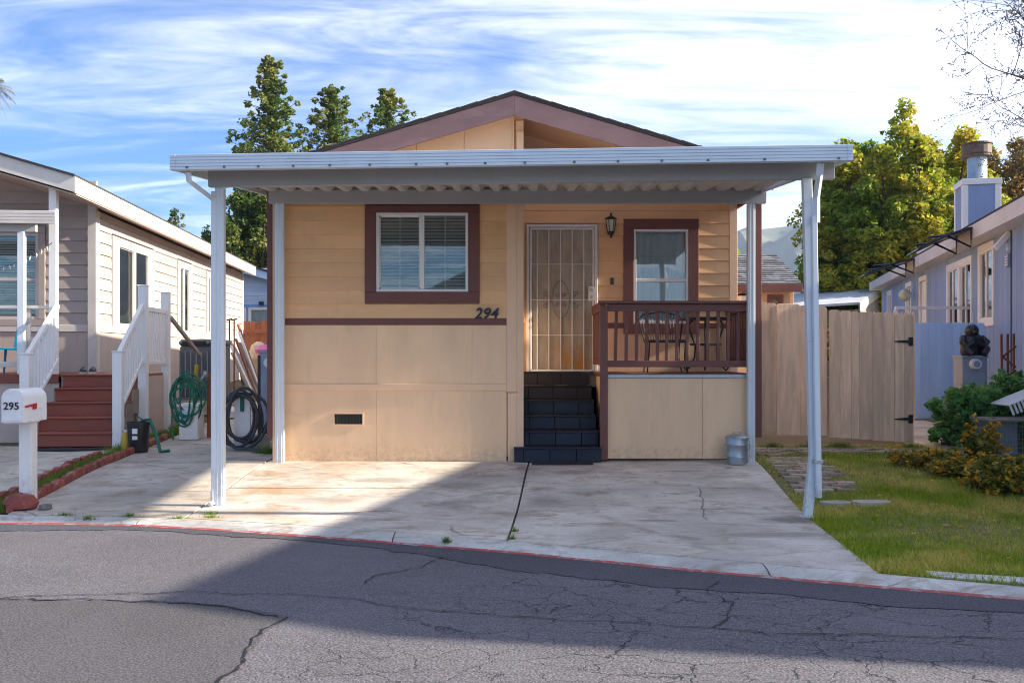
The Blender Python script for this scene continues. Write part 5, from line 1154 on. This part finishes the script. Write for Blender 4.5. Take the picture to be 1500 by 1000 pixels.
bodym.build('body', m_black, st_, smooth=True)
hd = blob([(.02, 0), (.075, .02), (.1, .07), (.1, .12), (.075, .17), (.03, .195)], (sX+.0, sY+.1, zc_+.285), 1, 1.05); hd.tube([(sX, sY-.0, zc_+.36), (sX, sY-.02, zc_+.345)], [.03, .022], 8); hd.build('head', m_black, st_, smooth=True)
# ------------------------------------------------------------------ leaves and plants
def leafcloud(pts, size, rg, up=.3, aspect=1.7, droop=0.):
    """pts (n,3) leaf centres -> folded leaf quads of four points each"""
    n = len(pts); d = rg.normal(size=(n, 3)); d[:, 2] = d[:, 2]*.6+up-droop; d /= np.linalg.norm(d, axis=1)[:, None]
    e = rg.normal(size=(n, 3)); e -= d*(e*d).sum(1)[:, None]; e /= np.linalg.norm(e, axis=1)[:, None]
    s = (size*rg.uniform(.6, 1.35, n))[:, None]; a = d*s*aspect/2; b = e*s/2
    v = np.stack([pts-a, pts+b-a*.1, pts+a, pts-b-a*.1], 1).reshape(-1, 3); return v, np.arange(4*n).reshape(n, 4)
def clumps(centres, rad, per, rg, flat=.8):
    out_ = []
    for c, r in zip(centres, rad):
        q = rg.normal(size=(per, 3)); q /= np.linalg.norm(q, axis=1)[:, None]; q *= (rg.uniform(.25, 1, per)**.5)[:, None]*r; q[:, 2] *= flat; out_.append(c+q)
    return np.concatenate(out_)
def bush(name, lab, cat, c, rad, ncl, per, leaf, m, seed, stems=None, extra=None, group=None, droop=0.):
    rg = np.random.default_rng(seed); t = T(name, lab, cat, (c[0], c[1], c[2]), 0, group)
    q = rg.normal(size=(ncl, 3)); q /= np.linalg.norm(q, axis=1)[:, None]; q *= (rg.uniform(.15, 1, ncl)**.45)[:, None]
    cen = np.array(c)+np.array((0, 0, rad[2]))+q*np.array(rad); pts = clumps(cen, rg.uniform(.08, .2, ncl)*max(rad)*1.2, per, rg)
    pts = pts[pts[:, 2] > c[2]+.02]; v, f = leafcloud(pts, leaf, rg, droop=droop); npmesh('foliage', v, f, m, t)
    mb = MB()
    for k in range(min(ncl, 26)): e = cen[k]; mid = (np.array(c)+e)/2+rg.normal(size=3)*.06; mb.tube([tuple(np.array(c)+rg.normal(size=3)*np.array((.06, .06, 0))), tuple(mid), tuple(e)], [.012, .008, .004], 5)
    mb.build('stem', m_bark, t); return t, cen, rg
m_rose = leafmat('rose leaves', ((.06, .19, .05), (.15, .34, .09), (.30, .46, .12)), .4, .45, 2.)
m_yplant = leafmat('yellowing leaves', ((.07, .12, .02), (.18, .22, .03), (.45, .32, .05)), .35, .5, 3.)
m_flow = leafmat('orange yellow petals', ((.55, .22, .01), (.70, .36, .02), (.75, .45, .04)), .3, .5, 4.)
def gz(x, y): return g(x, y)-.02
bX = PX(1432, 13.2); rb, cen, rg = bush('rose_bush', 'large dark green rose bush in front of the meter cabinet', 'bush', (bX, 13.2, gz(bX, 13.2)), (.62, .45, .50), 90, 55, .052, m_rose, 11)
b2 = PX(1478, 13.0); bush('leafy_bush', 'green leafy bush under the wooden trellis at the right edge', 'bush', (b2+.1, 13.2, gz(7, 13)), (.5, .4, .56), 70, 55, .052, m_rose, 12)
b3 = PX(1385, 13.7); bush('low_shrub', 'low dark shrub at the foot of the pale blue fence', 'bush', (b3+.05, 13.7, gz(6, 13.7)), (.28, .25, .24), 40, 40, .06, m_rose, 13)
def flowers(name, lab, c, rad, seed, nst, leafy=1.):
    """loose sprays: thin arching stems with small leaves and orange blossoms towards the tips"""
    rg = np.random.default_rng(seed); t = T(name, lab, 'flowers', c, 0, 'yellow flowering plants'); b = np.array(c); mb = MB(); lp_ = []; fp = []
    for k in range(nst):
        a = rg.uniform(0, 6.28); rr = rg.uniform(.3, 1.)**.6; e = b+np.array((rad[0]*rr*math.cos(a), rad[1]*rr*math.sin(a), rad[2]*2*rg.uniform(.35, 1.)*(1.15-.5*rr))); s0 = b+np.array((rad[0]*.4*rg.normal(), rad[1]*.4*rg.normal(), 0)); m1 = (s0+e)/2+np.array((0, 0, rad[2]*.5))
        q = [s0*(1-u)**2+2*m1*u*(1-u)+e*u*u for u in np.linspace(0, 1, 7)]; mb.tube([tuple(p) for p in q], [.004]*6+[.002], 4, cap=False)
        for u in np.linspace(.15, 1, int(10*leafy)): p = s0*(1-u)**2+2*m1*u*(1-u)+e*u*u; lp_ += [p+rg.normal(size=3)*.028 for _ in range(3)]
        if rg.random() < .75:
            for _ in range(int(rg.integers(1, 4))): p = e+rg.normal(size=3)*.035; fp += [p+rg.normal(size=3)*.013 for _ in range(6)]
    v, f = leafcloud(np.array(lp_), .032, rg); npmesh('foliage', v, f, m_yplant, t); v, f = leafcloud(np.array(fp), .03, rg); npmesh('blossom', v, f, m_flow, t); mb.build('stem', m_bark, t)
flowers('flowering_plant', 'sprawling orange and yellow flowers at the left end of the bed', (PX(1362, 11.6), 11.6, gz(5, 11.6)), (.50, .32, .13), 21, 60)
flowers('flowering_plant', 'tall yellow leaved plant in front of the wire cage', (PX(1441, 11.7), 11.7, gz(5.8, 11.7)), (.22, .2, .34), 22, 42)
flowers('flowering_plant', 'dense yellowing plant at the right edge of the lawn', (PX(1478, 10.2), 10.2, gz(5.3, 10.2)), (.46, .36, .22), 23, 130, 1.6)
flowers('flowering_plant', 'low yellow flowers in the middle of the bed', (PX(1415, 11.0), 11.0, gz(5.2, 11)), (.42, .28, .12), 24, 70, 1.3)
# few fallen yellow leaves on the lawn
pts = np.array([(x, y, g(x, y)+.03) for x, y in ((random.uniform(3.4, 6), random.uniform(7, 11.5)) for _ in range(170))]); v, f = leafcloud(pts, .035, np.random.default_rng(4), up=0); v[:, 2] = v[:, 2]*.3+np.repeat(pts[:, 2], 4)*.7
tag(npmesh('fallen_leaves', v, f, m_flow), 'scattered fallen orange leaves on the lawn', 'leaves', kind='stuff')
# wire cage, tray, trellis
kX0, kX1, kY = PX(1452, 12.3), PX(1516, 12.3), 12.3; kz0 = gz(6.2, 12.3); kz1 = PZ(617, 12.3)
cg = T('wire_cage', 'wire cage with a weathered wooden top behind the yellow plants', 'cage', ((kX0+kX1)/2, kY, kz0)); B('top_board', m_gwood, cg, kX0-.04, kX1+.04, kY-.05, kY+.5, kz1, kz1+.035)
for x in (kX0, kX1-.03): B('corner_post', m_gwood, cg, x, x+.03, kY, kY+.03, kz0, kz1)
mb = MB()
for i in range(1, 14): x = kX0+(kX1-kX0)*i/14; mb.box(x-.002, x+.002, kY+.004, kY+.008, kz0, kz1)
for i in range(1, 9): z = kz0+(kz1-kz0)*i/9; mb.box(kX0, kX1, kY+.009, kY+.013, z-.002, z+.002)
mb.build('wire_mesh', m_galv, cg); B('back_board', m_util, cg, kX0, kX1, kY+.42, kY+.44, kz0, kz1-.003)
ty = T('slatted_tray', 'white slatted tray resting above the cage at the right edge', 'tray', (PX(1495, 12.5), 12.5, kz1+.05))
MTr = Matrix.Translation((PX(1484, 12.4), 12.4, kz1+.05)) @ Matrix.Rotation(R(-22), 4, 'Y')
for i in range(10): B('slat', m_white, ty, 0, .5, .05*i, .05*i+.03, .15, .17, MTr)
for i in range(8): B('side_slat', m_white, ty, .055*i, .055*i+.03, -.02, -.002, .02, .17, MTr)
trX = PX(1477, 14.); tr = T('wooden_trellis', 'red brown wooden lattice standing against the blue wall', 'trellis', (trX, 14., .5))
for dx in (-.08, -.0, .08): MB().bar((trX+dx, 14, .45), (trX+dx*1.15, 14.02, PZ(490, 14)+.02*random.random()), .03, .02, (0, 1, 0)).build('upright', m_rwood, tr)
for z, s in ((.7, 1), (.85, -1), (1.05, 1), (1.25, -1), (1.4, 1)): MB().bar((trX-.1, 13.98, z-.08*s), (trX+.1, 13.98, z+.08*s), .03, .015, (0, 1, 0)).build('lath', m_rwood, tr)
for dx, lab in ((.35, 'left'), (.52, 'right')):
    s_ = B('stake', m_rwood, None, trX-.12+dx, trX-.08+dx, 13.9, 13.93, .3, .95); tag(s_, lab+' short red brown stake in the leafy bush', 'stake', 'stakes in the bush')
# ------------------------------------------------------------------ buildings behind on the right
sh = T('shed', 'tan outbuilding with grey shingle roof behind the tan fence', 'shed', (6.2, 25, g(6, 25)))
sy = 24.; ex_ = PX(1174, sy-.3); wx = PX(1162, sy)
B('wall', m_tanp, sh, 3.6, wx-.1, sy, sy+.1, .4, PZ(414, sy)); B('corner_board', m_tant, sh, wx-.1, wx, sy-.03, sy+.11, .4, PZ(417, sy)); B('side_wall', m_tanp, sh, wx-.1, wx-.01, sy+.115, sy+4, .4, 3.1)
zl, zh = PZ(416, sy-.3), PZ(373, sy+2)
roof = MB().add([(3.3, sy-.35, zl), (ex_, sy-.35, zl), (ex_, sy+2, zh), (3.3, sy+2, zh), (3.3, sy-.35, zl-.03), (ex_, sy-.35, zl-.03), (ex_, sy+2, zh-.03), (3.3, sy+2, zh-.03)], [(0,1,2,3),(4,7,6,5),(0,4,5,1),(1,5,6,2),(2,6,7,3),(3,7,4,0)]).build('roof', m_gshing, sh)
MB().add([(3.3, sy+4.35, zl), (ex_, sy+4.35, zl), (ex_, sy+2, zh), (3.3, sy+2, zh)], [(0, 1, 2, 3)]).build('roof', m_gshing, sh)
for r in range(15):         # shingle courses
    t0, t1 = r/15, (r+1.15)/15; x = 3.3+random.uniform(0, .3)
    while x < ex_-.05:
        b_ = min(x+random.uniform(.25, .38), ex_); yy = lambda t: sy-.36+2.36*t; zz = lambda t: zl+(zh-zl)*t; k = random.uniform(.008, .02)
        MB().add([(x, yy(t0), zz(t0)+k+.012), (b_-.006, yy(t0), zz(t0)+k+.012), (b_-.006, yy(t1), zz(t1)+.004), (x, yy(t1), zz(t1)+.004), (x, yy(t0), zz(t0)-.0), (b_-.006, yy(t0), zz(t0)-.0)], [(0, 1, 2, 3), (4, 5, 1, 0)]).build('shingle', m_gshing, roof, fix=False); x = b_
B('fascia_board', m_brown, sh, 3.3, ex_, sy-.39, sy-.36, zl-.20, zl-.005)
wq = (PX(1128, sy), PX(1141, sy), PZ(452, sy), PZ(437, sy)); window(sh, frameM(0, sy-.06, 0, 0), *wq, m_brown, .09, m_brown, 'fixed', False, (1, 1), fw=.03)
sl_ = T('shed_lantern', 'black and white lantern on the tan outbuilding above the deck railing', 'lantern', (PX(1088, sy-.2), sy-.2, PZ(444, sy))); q = (PX(1088, sy-.2), sy-.2, PZ(440, sy))
MB().lathe([(.09, -.02), (.13, .1), (.1, .1)], q, 6).build('glass', m_white, sl_); MB().lathe([(.16, .1), (.13, .14), (.03, .17)], q, 8).build('cap', m_black, sl_); B('arm', m_black, sl_, q[0]-.02, q[0]+.02, sy-.2, sy, q[2]-.1, q[2]-.02)
lr = T('low_building', 'low building with pale grey roof behind the gate', 'building', (PX(1240, 33), 34, .6)); z0, z1 = PZ(449, 32), PZ(424, 36)
m_proof = mat('pale roofing', (.42, .44, .47), .8, .15, 2, (1, 3, 1), .05)
rA, rB, rC, rD = [(PX(p, y), y, PZ(q, y)) for p, q, y in ((1150, 449, 32), (1259, 442.5, 32), (1296, 416, 35), (1160, 431, 37))]
dn = lambda p, k: (p[0], p[1], p[2]-k)
MB().add([rA, rB, rC, rD, dn(rA, .08), dn(rB, .08), dn(rC, .08), dn(rD, .08)], [(0,1,2,3),(4,7,6,5),(0,4,5,1),(1,5,6,2),(2,6,7,3),(3,7,4,0)]).build('roof', m_proof, lr)
MB().bar(dn(rB, .16), dn(rC, .16), .05, .30).build('fascia_board', m_lwhite, lr); MB().add([dn(rB, .3), dn(rC, .3), (rC[0], rC[1], .5), (rB[0], rB[1], .5)], [(0, 1, 2, 3)]).build('side_wall', m_gwood, lr, fix=False); B('wall', m_gwood, lr, rA[0], rB[0]-.1, 32.15, 32.25, .5, 2.85)
bX = PX(1236, 20); bush('flowering_shrub', 'pale yellow flowering shrub showing above the tan gate', 'bush', (bX, 20, gz(7, 20)+.7), (.62, .5, .62), 60, 50, .10, leafmat('pale shrub leaves', ((.12, .17, .03), (.3, .3, .06), (.5, .5, .4)), .35), 31)
# ------------------------------------------------------------------ trees
def crown_from(cen, rad, per, leaf, m, t, rg, up=.2, droop=0.):
    pts = clumps(cen, rad, per, rg); v, f = leafcloud(pts, leaf, rg, up, 1.6, droop); return npmesh('crown', v, f, m, t)
def broadleaf(name, lab, base, h, rx, ry, z0, ncl, per, leaf, m, seed, lobes=9):
    rg = np.random.default_rng(seed); t = T(name, lab, 'tree', base, 0, 'trees behind the houses'); b = np.array(base); cen = []; mb = MB(); top = None
    # upright plumes: each lobe is a column of clumps around a limb
    for k in range(lobes):
        a = 2*math.pi*k/lobes+rg.uniform(-.3, .3); rr = rg.uniform(.35, .9) if k else 0.; px_, py_ = rx*rr*math.cos(a), ry*rr*math.sin(a); hk = h*(1-.30*rr**1.6)*rg.uniform(.88, 1.0); lr_ = rx*rg.uniform(.32, .46)
        mb.tube([tuple(b), tuple(b+np.array((px_*.15, py_*.15, h*.22))), tuple(b+np.array((px_*.8, py_*.8, h*.5))), tuple(b+np.array((px_, py_, hk*.95)))], [.02*h, .016*h, .009*h, .002*h], 7)
        nk = ncl//lobes
        for _ in range(nk):
            u = rg.uniform(0, 1); zc2 = z0+(hk-z0)*u; wd = lr_*(math.sin(math.pi*min(1, .18+.82*u))**.6)*(1.05 if u < .75 else 1.05-(u-.75)*2.6); aa = rg.uniform(0, 6.28); q_ = rg.uniform(.35, 1)**.5
            cen.append(b+np.array((px_*(.7+.3*u)+wd*q_*math.cos(aa), py_*(.7+.3*u)+wd*q_*math.sin(aa), zc2)))
    cen = np.array(cen); crown_from(cen, rg.uniform(.3, .8, len(cen))*.62, per, leaf, m, t, rg); mb.build('trunk', m_bark, t); return t
m_leafy = leafmat('autumn green leaves', ((.12, .23, .02), (.28, .36, .03), (.66, .50, .05)), .5, .5, .28)
m_leafo = leafmat('autumn orange leaves', ((.20, .16, .04), (.42, .28, .05), (.55, .30, .08)), .4, .5, .3)
broadleaf('broadleaf_tree', 'tall green and yellow leafed tree behind the blue house chimney', (PX(1325, 36), 36, .6), PZ(143, 36)-.6, 3.6, 3., 1.6, 1150, 105, .105, m_leafy, 41, 14)
broadleaf('broadleaf_tree', 'green tree with yellow tips left of the tallest autumn tree', (PX(1252, 38), 38, .6), PZ(188, 38)-.6, 2.2, 2.2, 1.2, 680, 100, .105, m_leafy, 42, 8)
broadleaf('broadleaf_tree', 'yellow green tree right of the chimney flue', (PX(1420, 40), 40, .6), PZ(160, 40)-.6, 3.0, 2.4, 2., 640, 80, .11, m_leafy, 43, 8)
broadleaf('broadleaf_tree', 'orange brown autumn tree at the right edge', (PX(1492, 38), 38, .6), PZ(172, 38)-.6, 2.3, 2.2, 2.5, 400, 70, .10, m_leafo, 44, 7)
broadleaf('broadleaf_tree', 'low green tree just right of the shed roof', (PX(1206, 42), 42, .6), PZ(300, 42)-.6, 1.25, 1.6, .8, 260, 80, .11, m_leafy, 45, 6)
broadleaf('broadleaf_tree', 'small pale tree showing between the porch corner and the post', (PX(1072, 60), 60, .6), PZ(322, 60)-.6, 1.2, 1.2, 2, 50, 50, .22, m_leafy, 46, 4)
def conifer(lab, base, h, rad, seed, m, z0=.12, per=36, nb=120, leaf=.2, dens=1.):
    rg = np.random.default_rng(seed); t = T('conifer_tree', lab, 'tree', base, 0, 'trees behind the houses'); b = np.array(base); mb = MB(); cen = []; rd = []
    mb.tube([tuple(b+np.array((.05*rg.normal(), .05*rg.normal(), h*k))) for k in lin(0, 1, 8)], [.026*h*(1-k)+.02 for k in lin(0, 1, 8)], 8)
    for k in range(nb):
        u = z0+(1-z0)*(k/nb)**.9; a = k*2.4+rg.uniform(-.4, .4); L_ = rad*((1-u)/(1-z0))**.72*rg.uniform(.5, 1.12)+.05*rad; d = np.array((math.cos(a), math.sin(a), rg.uniform(-.05, .35))); p0 = b+np.array((0, 0, h*u))
        p1 = p0+d*L_; mb.tube([tuple(p0), tuple((p0+p1)/2+np.array((0, 0, -.04*L_))), tuple(p1)], [.03+.02*L_*(1-u), .02, .008], 5)
        for s in np.linspace(.25, 1.0, max(2, int(L_/.42))): cen.append(p0+d*L_*s+rg.normal(size=3)*.10); rd.append(rg.uniform(.55, 1.15)*(.15+.42*(1-u)**.6)*(1.15-s*.4))
    cen = np.array(cen); crown_from(cen, np.array(rd), per, leaf, m, t, rg, -.1, .0); mb.build('trunk', m_bark, t)
m_con = leafmat('conifer needles', ((.05, .11, .025), (.13, .20, .04), (.30, .29, .06)), .35, .55, .5)
m_cond = leafmat('dark evergreen leaves', ((.03, .075, .02), (.08, .14, .025), (.18, .19, .035)), .35, .55, .5)
conifer('tallest conifer rising above the left end of the carport', (PX(397, 46), 46, .6), PZ(90, 46)-.6, 3.5, 51, m_con, .1, 40, 270, .10)
conifer('middle conifer behind the carport fascia', (PX(487, 48), 48, .6), PZ(129, 48)-.6, 4.2, 52, m_con, .1, 40, 250, .10)
conifer('rightmost conifer beside the house gable', (PX(568, 50), 50, .6), PZ(133, 50)-.6, 4.2, 53, m_con, .1, 40, 250, .10)
broadleaf('broadleaf_tree', 'dense dark evergreen between the left carport posts', (PX(366, 43), 43, .6), PZ(258, 43)-.6, 2.1, 1.8, .6, 520, 90, .11, m_cond, 54, 8)
conifer('small airy tree above the beige house roof', (PX(256, 60), 60, .6), PZ(306, 60)-.6, 1.9, 55, m_cond, .2, 16, 90, .10)
conifer('smaller airy tree beside the left carport post', (PX(303, 58), 58, .6), PZ(336, 58)-.6, 1.5, 56, m_cond, .2, 16, 80, .10)
# palm at the left edge
pl = T('palm_tree', 'palm tree whose drooping fronds reach in at the left edge', 'tree', (PX(-12, 40), 40, .6)); pb = Vector((PX(-12, 40), 40, PZ(128, 40)))
MB().tube([(pb.x, 40, .6), (pb.x+.1, 40, 5), tuple(pb)], [.28, .22, .2], 10).build('trunk', m_bark, pl)
m_frond = leafmat('palm fronds', ((.08, .09, .02), (.16, .14, .03), (.30, .2, .06)), .3, .5, .6)
for k in range(26):
    a = k*2.4; el = random.uniform(-1.1, .9); L_ = random.uniform(.85, 1.25); d = Vector((math.cos(a)*math.cos(el), math.sin(a)*math.cos(el), math.sin(el))); pts = [pb+d*L_*t-Vector((0, 0, .55*t*t)) for t in lin(0, 1, 8)]; mb = MB(); sd_ = d.cross(Vector((0, 0, 1))).normalized()
    for i in range(1, 8):
        for q in range(3):
            p = pts[i-1].lerp(pts[i], q/3)
            for s in (-1, 1): e = p+sd_*s*.26*math.sin(math.pi*min(.95, i/8+.1))+(pts[i]-pts[i-1])*.9-Vector((0, 0, .12)); w_ = (pts[i]-pts[i-1])*.10; mb.add([tuple(p-w_), tuple(p+w_), tuple(e)], [(0, 1, 2)])
    mb.build('frond', m_frond, pl, fix=False)
# bare tree hanging in from the right
bt = T('bare_tree', 'bare twiggy branches reaching in at the top right corner', 'tree', (PX(1660, 16), 16, .1)); mb = MB(); rg = np.random.default_rng(9); btx = PX(1660, 16); m_twig = mat('twig bark', (.10, .075, .075), .85, .2)
def twig(p, d, L_, r, depth):
    pts = [p]; q = p.copy(); dd_ = d.copy()
    for i in range(5): dd_ = (dd_+Vector(rg.normal(size=3))*.14+Vector((-.02, 0, .035 if depth > 1 else -.02))).normalized(); q = q+dd_*L_/5; pts.append(q.copy())
    mb.tube(pts, [r*(1-.13*i) for i in range(6)], 5 if r > .01 else 4, cap=False)
    if depth == 0:
        for i in (2, 3, 4, 5): e = pts[i]; mb.tube([e, e+Vector(rg.normal(size=3))*.022], [.009, .004], 4)
        return
    for k in range(5 if depth > 1 else 6):
        i = int(rg.integers(1, 6)); a = Vector(rg.normal(size=3)); nd = (dd_*.75+a*.55).normalized(); twig(pts[i], nd, L_*rg.uniform(.42, .7), r*.5, depth-1)
mb.tube([(btx, 16, .1), (btx+.1, 16, 2.5), (btx+.05, 16, 4.6), (btx, 16, 7.8)], [.17, .14, .11, .06], 9)
for (pa, ya, za), (pb_, yb2, zb2), L_ in (((1600, 16, 125), (1430, 15.6, 55), 1.75), ((1590, 16, 95), (1420, 15.8, 5), 1.9), ((1600, 16, 20), (1440, 16, -40), 1.7), ((1610, 16, 215), (1475, 15.8, 165), 1.35), ((1590, 16, 80), (1450, 15.5, 80), 1.6)):
    p = Vector((PX(pa, ya), ya, PZ(za, ya))); e = Vector((PX(pb_, yb2), yb2, PZ(zb2, yb2))); mb.tube([(btx+.05, 16, p.z-.5), tuple(p)], [.05, .028], 6); twig(p, (e-p).normalized(), L_*1.0, .021, 3)
mb.build('branches', m_twig, bt)
# pale gabled house across the road, mirrored in the front window
ah = T('pale_house', 'pale gabled house across the road mirrored in the front window', 'house', (-1, -15, -.2)); B('wall', m_white, ah, -5, 2.2, -20, -14.9, -.25, 3.3)
MB().prism([(-5.3, 3.25), (2.5, 3.25), (-1.4, 4.9)], 'y', -20.2, -14.7).build('roof', m_gshing, ah)

# ------------------------------------------------------------------ the air: thin haze that fades the far hills
hz_m = bpy.data.materials.new('haze'); hz_m.use_nodes = True; hn = hz_m.node_tree.nodes; hn.clear(); ho = hn.new('ShaderNodeOutputMaterial'); hv = hn.new('ShaderNodeVolumePrincipled')
hv.inputs['Color'].default_value = (.62, .76, 1, 1); hv.inputs['Density'].default_value = .00018; hv.inputs['Anisotropy'].default_value = .2
hz_m.node_tree.links.new(hv.outputs[0], ho.inputs['Volume'])
tag(MB().box(-4100, 4100, -100, 4100, -3, 262).build('haze', hz_m), 'thin blue haze in the air towards the far hills', 'haze', kind='stuff')
